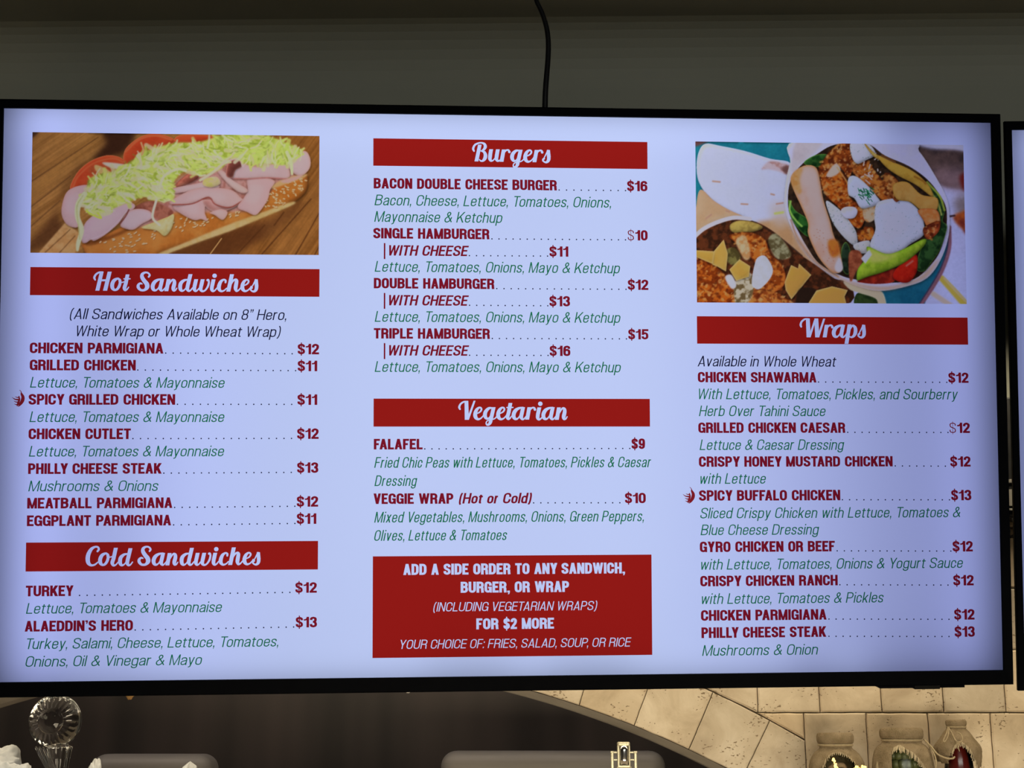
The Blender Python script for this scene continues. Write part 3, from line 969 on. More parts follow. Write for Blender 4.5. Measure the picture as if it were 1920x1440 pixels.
# brush lettering of the headings: strokes (x, y, width), a first entry 'b' ends the stroke level; y runs down, base line given
G = {
 'B': (525, [['b', (235, 140, 80), (158, 520, 86)], [(104, 285, 40), (86, 235, 50), (118, 155, 45), (190, 110, 38), (270, 97, 36), (335, 122, 55), (358, 180, 70), (335, 235, 58), (290, 272, 36), (262, 282, 26)],
       [(270, 284, 28), (330, 305, 58), (360, 370, 78), (352, 440, 80), (318, 492, 60), (275, 512, 38), (242, 500, 32), (228, 478, 22)]]),
 'u': (525, [['b', (490, 240, 84), (472, 340, 86), (463, 420, 86)], [(463, 415, 82), (462, 460, 78), (480, 498, 55), (518, 500, 36), (555, 470, 26), (585, 420, 22)],
       ['b', (640, 240, 84), (618, 360, 86), (610, 420, 86)], [(610, 415, 82), (608, 460, 78), (628, 498, 56), (665, 500, 36), (705, 465, 26), (735, 410, 22)]]),
 'r': (525, [['b', (772, 243, 84), (722, 522, 88)], [(752, 370, 26), (790, 295, 40), (835, 257, 38), (880, 258, 42), (898, 296, 58)]]),
 'g': (525, [[(1120, 258, 30), (1045, 270, 58), (980, 335, 80), (958, 410, 86), (975, 475, 72), (1020, 503, 46), (1062, 470, 28), (1092, 415, 24)],
       ['b', (1155, 243, 84), (1112, 430, 86), (1092, 525, 84)], [(1092, 515, 80), (1080, 580, 76), (1052, 625, 58), (1010, 640, 42), (986, 610, 32), (1000, 562, 26), (1060, 528, 24), (1150, 512, 26), (1200, 480, 28), (1235, 430, 26)]]),
 'e': (525, [[(1285, 390, 24), (1358, 352, 34), (1394, 302, 40), (1384, 262, 40), (1340, 255, 45), (1285, 305, 70), (1255, 390, 86), (1263, 465, 84), (1310, 512, 54), (1370, 500, 36), (1420, 455, 28), (1455, 400, 22)]]),
 's': (525, [[(1645, 490, 22), (1700, 385, 26), (1745, 300, 34), (1768, 255, 44)], ['b', (1778, 240, 72), (1782, 300, 76), (1788, 400, 84)], [(1788, 390, 80), (1784, 455, 78), (1762, 500, 64), (1720, 522, 46), (1672, 502, 36), (1654, 462, 38), (1682, 438, 44)]]),
 'H': (540, [['b', (243, 103, 84), (150, 540, 90)], [(98, 292, 36), (78, 240, 50), (112, 170, 45), (180, 122, 40), (265, 109, 24)], ['b', (420, 103, 90), (322, 540, 92)], [(215, 302, 44), (375, 300, 44)]]),
 'o': (545, [[(655, 300, 40), (605, 265, 46), (520, 310, 76), (480, 400, 88), (490, 485, 80), (540, 527, 50), (600, 500, 58), (648, 410, 64), (655, 310, 58), (615, 265, 44)], [(638, 320, 38), (645, 352, 28), (695, 352, 26), (740, 340, 26)]]),
 't': (545, [['b', (822, 168, 84), (778, 400, 86)], [(778, 395, 82), (756, 480, 82), (772, 527, 56), (815, 508, 34), (850, 460, 24)], [(742, 270, 28), (878, 268, 28)]]),
 'S': (550, [[(1295, 225, 42), (1318, 185, 44), (1280, 136, 40), (1215, 126, 44), (1152, 165, 68), (1148, 235, 86), (1200, 320, 92), (1255, 390, 100), (1262, 465, 96), (1205, 528, 56), (1120, 528, 54), (1066, 470, 70), (1066, 412, 60), (1110, 376, 44), (1148, 388, 28)]]),
 'a': (545, [[(1600, 268, 30), (1500, 290, 56), (1425, 345, 82), (1388, 430, 88), (1402, 505, 76), (1450, 530, 48), (1500, 498, 30), (1540, 430, 26)], ['b', (1603, 262, 84), (1566, 430, 88)], [(1566, 420, 84), (1560, 490, 80), (1585, 533, 50), (1620, 526, 34), (1665, 475, 26), (1690, 430, 22)]]),
 'n': (500, [['b', (1535, 222, 84), (1486, 502, 88)], [(1510, 420, 26), (1562, 312, 38), (1618, 242, 42), (1660, 262, 70), (1664, 330, 84), (1642, 430, 86), (1652, 482, 60), (1690, 478, 34), (1722, 430, 22)]]),
 'd': (550, [[(260, 282, 28), (175, 300, 56), (105, 362, 82), (85, 440, 88), (98, 515, 76), (140, 542, 46), (190, 512, 30), (230, 450, 26)], ['b', (316, 157, 88), (264, 390, 88)], [(264, 380, 84), (248, 485, 82), (275, 540, 54), (320, 530, 36), (365, 470, 26)]]),
 'w': (550, [['b', (445, 272, 86), (412, 430, 88)], [(412, 420, 84), (405, 500, 80), (430, 543, 52), (470, 530, 34), (520, 470, 26)], ['b', (592, 272, 86), (558, 430, 88)], [(558, 420, 84), (550, 505, 78), (590, 548, 48), (650, 525, 38), (708, 440, 46), (732, 345, 44), (722, 288, 42), (702, 292, 54)]]),
 'i': (555, [['b', (838, 277, 86), (806, 430, 88)], [(806, 420, 84), (800, 505, 80), (825, 548, 52), (870, 532, 34), (915, 475, 26)], [(858, 195, 100), (861, 195, 100)]]),
 'c': (555, [[(1108, 345, 44), (1108, 302, 46), (1065, 284, 42), (1000, 332, 70), (962, 430, 88), (967, 505, 80), (1015, 550, 48), (1080, 532, 34), (1135, 480, 26)]]),
 'h': (565, [['b', (1253, 167, 90), (1172, 568, 90)], [(1215, 440, 28), (1270, 332, 40), (1328, 290, 50), (1358, 320, 78), (1345, 420, 88), (1337, 498, 82), (1360, 553, 48), (1410, 530, 34), (1458, 470, 26)]]),
 'C': (590, [[(328, 262, 44), (358, 215, 48), (332, 167, 44), (270, 162, 46), (190, 212, 72), (130, 320, 92), (112, 430, 98), (130, 525, 86), (190, 577, 52), (270, 565, 40), (345, 505, 28)]]),
 'l': (575, [['b', (738, 170, 88), (684, 440, 88)], [(684, 430, 84), (662, 512, 82), (690, 568, 54), (740, 556, 34), (795, 495, 26)]]),
 'V': (500, [[(148, 262, 40), (132, 215, 48), (165, 145, 42), (230, 100, 38), (310, 86, 24)], ['b', (292, 75, 84), (302, 502, 92)], ['b', (476, 73, 44), (322, 502, 52)]]),
 'W': (510, [[(148, 272, 42), (137, 230, 50), (160, 162, 42), (230, 107, 38), (310, 96, 24)], ['b', (300, 88, 86), (312, 508, 92)], ['b', (462, 120, 44), (332, 508, 48)], ['b', (490, 88, 88), (506, 508, 94)], ['b', (668, 92, 46), (524, 508, 50)]]),
 'p': (505, [['b', (1238, 212, 84), (1160, 645, 86)], [(1198, 420, 26), (1258, 295, 38), (1310, 238, 46), (1364, 290, 74), (1366, 385, 82), (1332, 462, 62), (1275, 497, 40), (1215, 475, 26)]]),
}
WORDS = {   # word: origin x, base line y, picture dots per stroke unit, letters with their shift
 'Burgers': (882.8, 91.0, 1.0369 / 12, [('B', 0), ('u', 0), ('r', 0), ('g', 0), ('e', 0), ('r', 740), ('s', 0)]),
 'Hot Sandwiches': (166.5, 347.6, 0.9985 / 12, [('H', 0), ('o', 0), ('t', 0), ('S', 0), ('a', 0), ('n', 210), ('d', 1920), ('w', 1920), ('i', 1920), ('c', 1920), ('h', 1920), ('e', 2155), ('s', 1944)]),
 'Cold Sandwiches': (159.6, 866.2, 0.9869 / 12, [('C', 0), ('o', -90), ('l', 0), ('d', 750), ('S', 200), ('a', 200), ('n', 412), ('d', 2132), ('w', 2135), ('i', 2138), ('c', 2140), ('h', 2142), ('e', 2382), ('s', 2174)]),
 'Vegetarian': (851.9, 592.3, 1.0256 / 12, [('V', 0), ('e', -765), ('g', -250), ('e', -250), ('t', 460), ('a', -35), ('r', 935), ('i', 1095), ('a', 635), ('n', 840)]),
 'Wraps': (1517.9, 431.0, 1.0619 / 12, [('W', 0), ('r', -50), ('a', -510), ('p', 0), ('s', -225)]),
}
BANNERS = {'Hot Sandwiches': (54.2, 303.4, 596.0, 356.8), 'Cold Sandwiches': (55.4, 822.2, 596.2, 876.0), 'Burgers': (697.6, 48.0, 1230.7, 101.6),
           'Vegetarian': (699.9, 551.9, 1231.4, 605.5), 'Wraps': (1325.1, 390.4, 1864.6, 444.1)}
for wd, (ox, by, k, letters) in WORDS.items():
    cut = []
    for ch, dx in letters:
        base, strokes = G[ch]
        for st in strokes:
            butt = st[0] == 'b'
            pts = [(ox + (p[0] + dx) * k, by + (p[1] - base) * k, p[2] * k) for p in (st[1:] if butt else st)]
            cut += stroke_polys(pts, 2 if len(pts) == 2 else 5, butt)
    v, t = union(cut, BANNERS[wd])
    L = Layer(); L.add(v, t, 'f_red')
    L.build('heading_banner', 'red heading banner reading %s in white script' % wd)

PAGE = [
 ('K', '(All Sandwiches Available on 8” Hero,', 128.7, 533.7, 402.0, 20.4),
 ('K', 'White Wrap or Whole Wheat Wrap)', 142.4, 523.7, 434.5, 20.4),
 ('line', 'CHICKEN PARMIGIANA', 55.8, 303.5, 466.9, 20.2, 307.9, 545.2, 18, '$12', 555.6, 596.0, 467.4),
 ('line', 'GRILLED CHICKEN', 56.3, 252.4, 499.2, 20.2, 256.3, 551.9, 22, '$11', 555.8, 592.7, 499.7),
 ('G', 'Lettuce, Tomatoes & Mayonnaise', 57.4, 418.8, 531.9, 20.2),
 ('line', 'SPICY GRILLED CHICKEN', 55.4, 326.6, 564.1, 20.2, 331.0, 545.0, 16, '$11', 555.8, 593.1, 564.1),
 ('G', 'Lettuce, Tomatoes & Mayonnaise', 57.6, 418.9, 596.8, 20.2),
 ('line', 'CHICKEN CUTLET', 56.4, 245.0, 629.0, 20.1, 249.0, 545.1, 22, '$12', 555.6, 596.2, 628.9),
 ('G', 'Lettuce, Tomatoes & Mayonnaise', 57.6, 419.1, 661.6, 20.1),
 ('line', 'PHILLY CHEESE STEAK', 56.8, 303.2, 694.2, 20.0, 307.1, 545.1, 18, '$13', 556.0, 595.9, 693.4),
 ('G', 'Mushrooms & Onions', 57.7, 297.4, 726.7, 20.0),
 ('line', 'MEATBALL PARMIGIANA', 56.2, 323.7, 758.8, 20.0, 328.0, 552.2, 17, '$12', 555.8, 596.0, 757.5),
 ('line', 'EGGPLANT PARMIGIANA', 56.3, 321.8, 791.6, 20.0, 326.5, 552.5, 17, '$11', 556.0, 592.7, 790.0),
 ('line', 'TURKEY', 56.5, 143.7, 922.1, 19.8, 154.9, 544.0, 29, '$12', 554.2, 594.4, 919.7),
 ('G', 'Lettuce, Tomatoes & Mayonnaise', 57.5, 417.8, 954.4, 19.8),
 ('line', 'ALAEDDIN’S HERO', 55.8, 253.7, 987.3, 19.8, 258.0, 551.5, 22, '$13', 555.4, 595.1, 984.6),
 ('G', 'Turkey, Salami, Cheese, Lettuce, Tomatoes,', 60.4, 523.2, 1019.7, 19.8),
 ('G', 'Onions, Oil & Vinegar & Mayo', 58.4, 381.9, 1052.3, 19.7),
 ('line', 'BACON DOUBLE CHEESE BURGER', 698.6, 1052.9, 145.9, 20.4, 1057.2, 1187.0, 10, '$16', 1190.3, 1230.1, 145.6),
 ('G', 'Bacon, Cheese, Lettuce, Tomatoes, Onions,', 700.2, 1158.6, 178.7, 20.9),
 ('G', 'Mayonnaise & Ketchup', 699.8, 946.8, 210.8, 20.8),
 ('line', 'SINGLE HAMBURGER', 698.2, 921.6, 243.0, 20.3, 926.3, 1186.3, 20, '~$10', 1190.9, 1229.8, 242.6),
 ('sub', 'WITH CHEESE', 728.6, 881.9, 276.1, 20.2, 882.8, 1034.1, 12, '$11', 1037.8, 1074.5, 275.7),
 ('G', 'Lettuce, Tomatoes, Onions, Mayo & Ketchup', 701.0, 1175.3, 307.6, 20.8),
 ('line', 'DOUBLE HAMBURGER', 699.5, 931.0, 339.8, 20.2, 935.6, 1186.6, 19, '$12', 1190.2, 1230.4, 339.6),
 ('sub', 'WITH CHEESE', 728.8, 881.8, 372.5, 20.1, 883.1, 1034.1, 12, '$13', 1037.4, 1077.4, 372.6),
 ('G', 'Lettuce, Tomatoes, Onions, Mayo & Ketchup', 701.4, 1175.4, 404.3, 20.7),
 ('line', 'TRIPLE HAMBURGER', 699.8, 922.3, 436.6, 20.1, 926.8, 1186.8, 20, '$15', 1190.4, 1229.7, 436.3),
 ('sub', 'WITH CHEESE', 729.1, 882.3, 469.2, 20.1, 883.1, 1034.3, 12, '$16', 1037.5, 1077.6, 469.1),
 ('G', 'Lettuce, Tomatoes, Onions, Mayo & Ketchup', 701.7, 1175.6, 500.7, 20.6),
 ('line', 'FALAFEL', 700.6, 793.4, 649.1, 20.2, 797.5, 1191.7, 30, '$9', 1195.3, 1221.5, 648.8),
 ('G', 'Fried Chic Peas with Lettuce, Tomatoes, Pickles & Caesar', 701.4, 1233.1, 684.1, 20.5),
 ('G', 'Dressing', 702.0, 783.3, 718.8, 20.3),
 ('veg', 'VEGGIE WRAP', 700.4, 851.9, 752.9, 20.1, 1005.5, 1171.7, 13, '$10', 1181.7, 1222.1, 753.4),
 ('G', 'Mixed Vegetables, Mushrooms, Onions, Green Peppers,', 701.8, 1218.2, 788.1, 20.4),
 ('G', 'Olives, Lettuce & Tomatoes', 701.9, 954.6, 822.7, 20.3),
 ('W', 'ADD A SIDE ORDER TO ANY SANDWICH,', 757.1, 1180.8, 887.6, 20.8),
 ('W', 'BURGER, OR WRAP', 865.9, 1072.9, 922.1, 20.8),
 ('w', '(INCLUDING VEGETARIAN WRAPS)', 814.0, 1127.0, 957.0, 17.2),
 ('W', 'FOR $2 MORE', 895.5, 1043.7, 991.5, 20.7),
 ('w', 'YOUR CHOICE OF: FRIES, SALAD, SOUP, OR RICE', 752.4, 1192.2, 1026.9, 17.1),
 ('K', 'Available in Whole Wheat', 1325.4, 1600.1, 488.5, 20.7),
 ('line', 'CHICKEN SHAWARMA', 1325.8, 1559.8, 519.5, 20.3, 1563.9, 1819.9, 19, '$12', 1823.3, 1863.8, 519.6),
 ('G', 'With Lettuce, Tomatoes, Pickles, and Sourberry', 1327.8, 1842.1, 552.4, 20.7),
 ('G', 'Herb Over Tahini Sauce', 1327.2, 1577.0, 585.4, 20.6),
 ('line', 'GRILLED CHICKEN CAESAR', 1325.7, 1615.5, 617.9, 20.3, 1620.2, 1820.3, 15, '~$12', 1823.7, 1864.3, 618.3),
 ('G', 'Lettuce & Caesar Dressing', 1327.8, 1613.0, 651.1, 20.5),
 ('line', 'CRISPY HONEY MUSTARD CHICKEN', 1326.2, 1708.5, 683.6, 20.2, 1713.6, 1813.6, 8, '$12', 1823.6, 1864.3, 684.3),
 ('G', 'with Lettuce', 1329.0, 1457.2, 716.5, 20.4),
 ('line', 'SPICY BUFFALO CHICKEN', 1325.8, 1603.4, 749.2, 20.4, 1607.5, 1820.4, 16, '$13', 1824.1, 1864.4, 750.2),
 ('G', 'Sliced Crispy Chicken with Lettuce, Tomatoes &', 1327.9, 1841.7, 783.2, 20.5),
 ('G', 'Blue Cheese Dressing', 1328.0, 1560.7, 815.4, 20.4),
 ('line', 'GYRO CHICKEN OR BEEF', 1326.3, 1591.1, 848.1, 20.4, 1595.6, 1821.1, 17, '$12', 1824.8, 1865.1, 850.0),
 ('G', 'with Lettuce, Tomatoes, Onions & Yogurt Sauce', 1328.7, 1844.8, 881.8, 20.4),
 ('line', 'CRISPY CHICKEN RANCH', 1326.5, 1595.6, 913.7, 20.3, 1599.8, 1814.1, 16, '$12', 1824.7, 1865.4, 915.9),
 ('G', 'with Lettuce, Tomatoes & Pickles', 1329.3, 1685.8, 947.5, 20.3),
 ('line', 'CHICKEN PARMIGIANA', 1327.2, 1572.6, 979.5, 20.4, 1577.3, 1814.6, 18, '$12', 1825.2, 1865.6, 982.2),
 ('line', 'PHILLY CHEESE STEAK', 1327.8, 1571.6, 1012.5, 20.4, 1576.7, 1813.9, 18, '$13', 1825.4, 1865.5, 1015.4),
 ('G', 'Mushrooms & Onion', 1328.7, 1554.9, 1046.3, 20.4),
]
box_cut = []
for r in PAGE:
    k, st, x0, x1, y, cap = r[:6]
    L = Layer()
    if k == 'K':
        L.text(st, x0, x1, y, cap, 'f_navy', 'med'); L.build('section_note')
    elif k == 'G':
        L.text(st, x0, x1, y, cap, 'f_green', 'light'); L.build('dish_description')
    elif k in 'Ww':
        v, t = set_line(st, x0, x1, y, cap, 'bold' if k == 'W' else 'med')
        box_cut += [[tuple(v[i]) for i in f] for f in t]
    else:
        d0, d1, n, price, p0, p1, py = r[6:]
        if k == 'sub':
            L.text(st, x0, x1, y, cap, 'f_maroon', 'boldital')
            L.rect(x0 - 10.2, y - cap * 1.19, x0 - 7.3, y + cap * 0.34, 'f_maroon')
        else:
            L.text(st, x0, x1, y, cap, 'f_maroon', 'bold')
        if k == 'veg':
            L.text('(Hot or Cold)', 862.4, 1002.4, y - 0.2, cap, 'f_maroon', 'boldital')
        for i in range(n):
            L.disc(d0 + (d1 - d0) * i / (n - 1), y - 1.0 + (py - y) * i / (n - 1), 1.35, 'f_navy')
        if price[0] == '~':
            w = (p1 - p0) * 0.31
            L.text('$', p0, p0 + w, py, cap, 'f_maroon', 'thin')
            L.text(price[2:], p0 + w + 2.5, p1, py, cap, 'f_maroon', 'bold')
        else:
            L.text(price, p0, p1, py, cap, 'f_maroon', 'bold')
        L.build('dish_line')
v, t = union(box_cut, (699.5, 852.0, 1232.2, 1043.3))
L = Layer(); L.add(v, t, 'f_red')
L.build('side_order_box', 'red box about adding a side order, in white lettering')

CHILI = [[(228, 48, 22), (243, 82, 34), (238, 120, 38), (215, 160, 26), (196, 182, 6)], [(208, 8, 6), (222, 22, 7), (226, 48, 16)],
         [(202, 75, 12), (206, 110, 20), (194, 150, 22), (186, 172, 14)], [(130, 84, 3), (160, 104, 11), (196, 110, 18)], [(163, 78, 4), (185, 86, 10), (202, 84, 12)],
         [(150, 124, 3), (172, 134, 10), (192, 135, 14)], [(155, 154, 3), (172, 161, 10), (190, 160, 14)]]
for ox, oy in ((24.8, 536.2), (1294.5, 722.6)):
    cut = []
    for st in CHILI:
        cut += stroke_polys([(ox + (p[0] - 130) / 5.647, oy + (p[1] - 5) / 5.647, p[2] / 5.647) for p in st], 5)
    v, t = union(cut)
    L = Layer(); L.add(v, t, 'f_chili'); L.build('chili_mark', 'small red chili pepper mark before a spicy dish')

# ------------------------------------------------------------------ the two food pictures, painted dot by dot
def value_noise(h, w, cell, seed):
    g = np.random.RandomState(seed)
    gh, gw = int(h / cell) + 3, int(w / cell) + 3
    A = g.rand(gh, gw)
    y = np.arange(h) / cell; x = np.arange(w) / cell
    yi, xi = y.astype(int), x.astype(int)
    fy, fx = y - yi, x - xi
    fy = fy * fy * (3 - 2 * fy); fx = fx * fx * (3 - 2 * fx)
    a = A[yi][:, xi]; b = A[yi][:, xi + 1]; c = A[yi + 1][:, xi]; d = A[yi + 1][:, xi + 1]
    return (a * (1 - fx) + b * fx) * (1 - fy)[:, None] + (c * (1 - fx) + d * fx) * fy[:, None]


def fbm(h, w, cell, seed, o=4):
    s, t, a = 0, 0, 1.0
    for k in range(o):
        s = s + a * value_noise(h, w, max(cell / 2 ** k, 1.01), seed + k); t += a; a *= 0.55
    return s / t


def blur(A, r):
    if r < 0.3: return A
    k = int(3 * r) + 1
    g = np.exp(-0.5 * (np.arange(-k, k + 1) / r) ** 2); g /= g.sum()
    P = np.pad(A, ((k, k), (0, 0)), mode='edge')
    A = sum(g[i] * P[i:i + A.shape[0]] for i in range(2 * k + 1))
    P = np.pad(A, ((0, 0), (k, k)), mode='edge')
    return sum(g[i] * P[:, i:i + A.shape[1]] for i in range(2 * k + 1))


class Painting:
    def __init__(s, w, h, conv, seed):
        s.w, s.h, s.conv = w, h, conv
        s.img = np.zeros((h, w, 3)); s.seed = seed
        s.n1 = fbm(h, w, 26, seed); s.n2 = fbm(h, w, 9, seed + 50, 3); s.n3 = fbm(h, w, 4, seed + 90, 2)
        s.rnd = random.Random(seed)

    def mask(s, pts, smooth=True, soft=0.0):
        P = [s.conv(*p) for p in pts]
        if smooth: P = spline(P, 5, True)
        P = np.array(P)
        x0, x1 = max(0, int(P[:, 0].min()) - 2), min(s.w, int(P[:, 0].max()) + 3)
        y0, y1 = max(0, int(P[:, 1].min()) - 2), min(s.h, int(P[:, 1].max()) + 3)
        M_ = np.zeros((s.h, s.w))
        if x1 <= x0 or y1 <= y0: return M_
        k = 3
        X = x0 + (np.arange((x1 - x0) * k) + 0.5) / k; Y = y0 + (np.arange((y1 - y0) * k) + 0.5) / k
        ins = np.zeros((len(Y), len(X)), bool)
        for i in range(len(P)):
            (ax, ay), (bx, by) = P[i - 1], P[i]
            if ay == by: continue
            r = (Y >= min(ay, by)) & (Y < max(ay, by))
            if not r.any(): continue
            xc = ax + (Y[r] - ay) * (bx - ax) / (by - ay)
            ins[r] ^= X[None, :] < xc[:, None]
        M_[y0:y1, x0:x1] = ins.reshape(y1 - y0, k, x1 - x0, k).mean((1, 3))
        return blur(M_, soft)

    def put(s, m, col):
        s.img = s.img * (1 - m[..., None]) + col * m[..., None]

    def area(s, pts, c, c2=None, noise='n1', contrast=1.0, edge=None, ew=3.0, light=None, smooth=True, soft=0.0, alpha=1.0):
        """filled shape: colour c mottled with c2, darker or other-coloured towards its rim, lit from one side"""
        m = s.mask(pts, smooth, soft)
        col = np.ones((s.h, s.w, 3)) * np.array(c, float)
        if c2 is not None:
            n = getattr(s, noise)
            n = np.clip((n - 0.5) * 3.2 * contrast + 0.5, 0, 1)[..., None]
            col = col * (1 - n) + np.array(c2, float) * n
        if edge is not None:
            i = np.clip((blur(m, ew) - 0.5) * 2, 0, 1)[..., None]
            col = np.array(edge, float) * (1 - i) + col * i
        if light is not None:
            dx, dy, amt = light
            g = blur(m, 6)
            gy, gx = np.gradient(g)
            col = col * (1 + amt * np.clip((gx * dx + gy * dy) * 12, -1, 1))[..., None]
        if edge is not None and light is None:
            gy, gx = np.gradient(blur(m, 5))
            col = col * (1 + .30 * np.clip((gx * .5 + gy * .7) * 12, -1, 1))[..., None]
        if edge is not None:                                   # what lies under it is shaded, as in the picture shown
            sh = blur(np.roll(np.roll(m, 2, 0), 1, 1), 2.2) * .45
            s.img = s.img * (1 - sh)[..., None]
        s.put(m * alpha, np.clip(col, 0, 255))

    def line(s, pts, w, c, soft=0.4, alpha=1.0, smooth=True):
        Q = [s.conv(p[0], p[1]) for p in pts]
        W = [p[2] if len(p) > 2 else w for p in pts]
        k = s.w / 1788.0
        S_ = np.array(spline([(q[0], q[1], ww * k) for q, ww in zip(Q, W)], 6)) if smooth and len(Q) > 2 else np.array([(q[0], q[1], ww * k) for q, ww in zip(Q, W)])
        pad = S_[:, 2].max() + 3
        x0, x1 = max(0, int(S_[:, 0].min() - pad)), min(s.w, int(S_[:, 0].max() + pad) + 1)
        y0, y1 = max(0, int(S_[:, 1].min() - pad)), min(s.h, int(S_[:, 1].max() + pad) + 1)
        if x1 <= x0 or y1 <= y0: return
        Y, X = np.mgrid[y0:y1, x0:x1] + 0.5
        best = np.full(X.shape, -9.0)
        for a, b in zip(S_, S_[1:]):
            ab = b[:2] - a[:2]; L2 = max(ab @ ab, 1e-6)
            t = np.clip(((X - a[0]) * ab[0] + (Y - a[1]) * ab[1]) / L2, 0, 1)
            d = np.hypot(X - a[0] - t * ab[0], Y - a[1] - t * ab[1])
            best = np.maximum(best, (a[2] + (b[2] - a[2]) * t) / 2 - d)
        m = np.clip(best / (2 * soft) + 0.5, 0, 1) * alpha
        s.img[y0:y1, x0:x1] = s.img[y0:y1, x0:x1] * (1 - m[..., None]) + np.array(c, float) * m[..., None]

    def inside(s, poly, n):
        m = s.mask(poly)
        ys, xs = np.nonzero(m > 0.5)
        for _ in range(n):
            i = s.rnd.randrange(len(ys))
            yield xs[i], ys[i]

    def raw(s):
        """painter working directly in dots"""
        c = s.conv
        class _R: pass
        return c


def lerp(a, b, t): return tuple(a[i] + (b[i] - a[i]) * t for i in range(3))


# --- sandwich on a wooden board; coordinates of a 1788 x 760 sketch
W1, H1 = 541, 231
def conv1(x, y):
    u = (x - 66 + (y - 53) * 0.011) / 1781.0
    top, bot = 53 + (x - 68) * 0.0208, 803 + (x - 60) * 0.0129
    return u * W1, (y - top) / (bot - top) * H1
P1 = Painting(W1, H1, conv1, 11)
yy, xx = np.mgrid[0:H1, 0:W1]
g1 = value_noise(H1 * 3, W1 * 3, 3, 5)
def grain(ang, seed, lw=2.2, ll=60):
    c, s_ = math.cos(ang), math.sin(ang)
    u = (xx * c + yy * s_ + 400) / ll; v = (-xx * s_ + yy * c + 800) / lw
    g = np.random.RandomState(seed); A = g.rand(1200, 60)
    vi, ui = v.astype(int) % 1199, u.astype(int) % 59
    fv, fu = v - v.astype(int), u - u.astype(int)
    return (A[vi, ui] * (1 - fu) + A[vi, ui + 1] * fu) * (1 - fv) + (A[vi + 1, ui] * (1 - fu) + A[vi + 1, ui + 1] * fu) * fv
ga = 0.5 * grain(R(-36), 3, 2.0, 70) + 0.5 * grain(R(-36), 4, 7.0, 120)
gb = 0.5 * grain(R(-56), 6, 2.2, 70) + 0.5 * grain(R(-56), 7, 8.0, 120)
wa = np.array((112, 74, 34)) * (1 - ga[..., None]) + np.array((178, 130, 70)) * ga[..., None]
wb = np.array((98, 58, 24)) * (1 - gb[..., None]) + np.array((172, 116, 58)) * gb[..., None]
wa = wa * .72 + np.array((146, 102, 52)) * .28; wb = wb * .78 + np.array((134, 86, 42)) * .22
right = np.clip((xx - 300) / 60.0, 0, 1)[..., None]
P1.img = wa * (1 - right) + wb * right
A1 = P1.area
A1([(60, 45), (110, 50), (62, 95)], (70, 45, 30), soft=2)
A1([(480, 60), (690, 60), (640, 180), (560, 210), (430, 240), (520, 120)], (56, 33, 22), soft=5, alpha=.95)
A1([(430, 240), (330, 330), (290, 400), (240, 480), (230, 600), (300, 660), (160, 760), (60, 800), (60, 740), (200, 560), (250, 420), (340, 280)], (78, 47, 26), soft=6, alpha=.8)
A1([(70, 470), (250, 300), (420, 140), (500, 75), (500, 60), (430, 90), (250, 230), (60, 400)], (150, 106, 52), soft=3, alpha=.55)
A1([(100, 815), (270, 618), (372, 690), (325, 815)], (202, 160, 102), (180, 134, 80), 'n2', soft=1.0, smooth=False)
for q in ((150, 800, 300, 660), (230, 810, 330, 700), (60, 520, 300, 330), (60, 640, 240, 480), (64, 360, 470, 90)):
    P1.line([(q[0], q[1]), (q[2], q[3])], 7, (92, 60, 34), 1.0, .7)
A1([(860, 820), (1000, 760), (1300, 660), (1560, 590), (1700, 500), (1740, 520), (1560, 680), (1420, 760), (1250, 830)], (88, 50, 26), soft=6, alpha=.85)
A1([(1500, 610), (1700, 500), (1848, 330), (1848, 620), (1700, 815), (1560, 815)], (150, 102, 56), soft=10, alpha=.35)
for q in ((1160, 815, 1240, 700), (1330, 815, 1500, 640), (1480, 820, 1790, 480), (1690, 826, 1845, 560), (1560, 640, 1620, 560), (1810, 826, 1850, 750)):
    P1.line([(q[0], q[1]), (q[2], q[3])], 8, (84, 48, 24), .8, .8)
P1.line([(1162, 815), (1232, 720)], 5, (235, 190, 120), .6, .9)
# bread
bread = [(385, 742), (520, 690), (640, 640), (760, 620), (900, 590), (950, 540), (1150, 540), (1320, 520), (1440, 540), (1530, 440), (1600, 380), (1700, 340), (1762, 325), (1768, 400), (1740, 455), (1650, 515), (1500, 578), (1300, 655), (1100, 728), (900, 795), (840, 812), (700, 830), (430, 815), (385, 780)]
A1(bread, (190, 126, 60), (166, 100, 42), 'n1', edge=(138, 80, 36), ew=5)
A1([(640, 640), (700, 540), (900, 470), (930, 400), (1000, 330), (1200, 280), (1300, 240), (1640, 250), (1700, 330), (1560, 400), (1440, 540), (1150, 560), (930, 560), (800, 640)], (186, 138, 128), (160, 104, 92), 'n2', soft=3)
A1([(420, 745), (620, 690), (800, 660), (940, 640), (900, 720), (760, 760), (560, 790), (430, 800)], (205, 140, 70), soft=8, alpha=.6)
A1([(840, 812), (1000, 748), (1250, 645), (1500, 556), (1660, 500), (1680, 512), (1500, 588), (1300, 668), (1100, 738), (930, 800), (880, 822)], (226, 202, 142), (210, 180, 116), 'n2', soft=1.4, alpha=.9)
A1([(1540, 400), (1640, 350), (1762, 325), (1740, 350), (1640, 385), (1560, 410)], (226, 184, 126), soft=1.2)
A1([(390, 745), (380, 700), (420, 730), (560, 690), (660, 650), (720, 640), (560, 715), (430, 760)], (110, 60, 28), soft=2, alpha=.8)
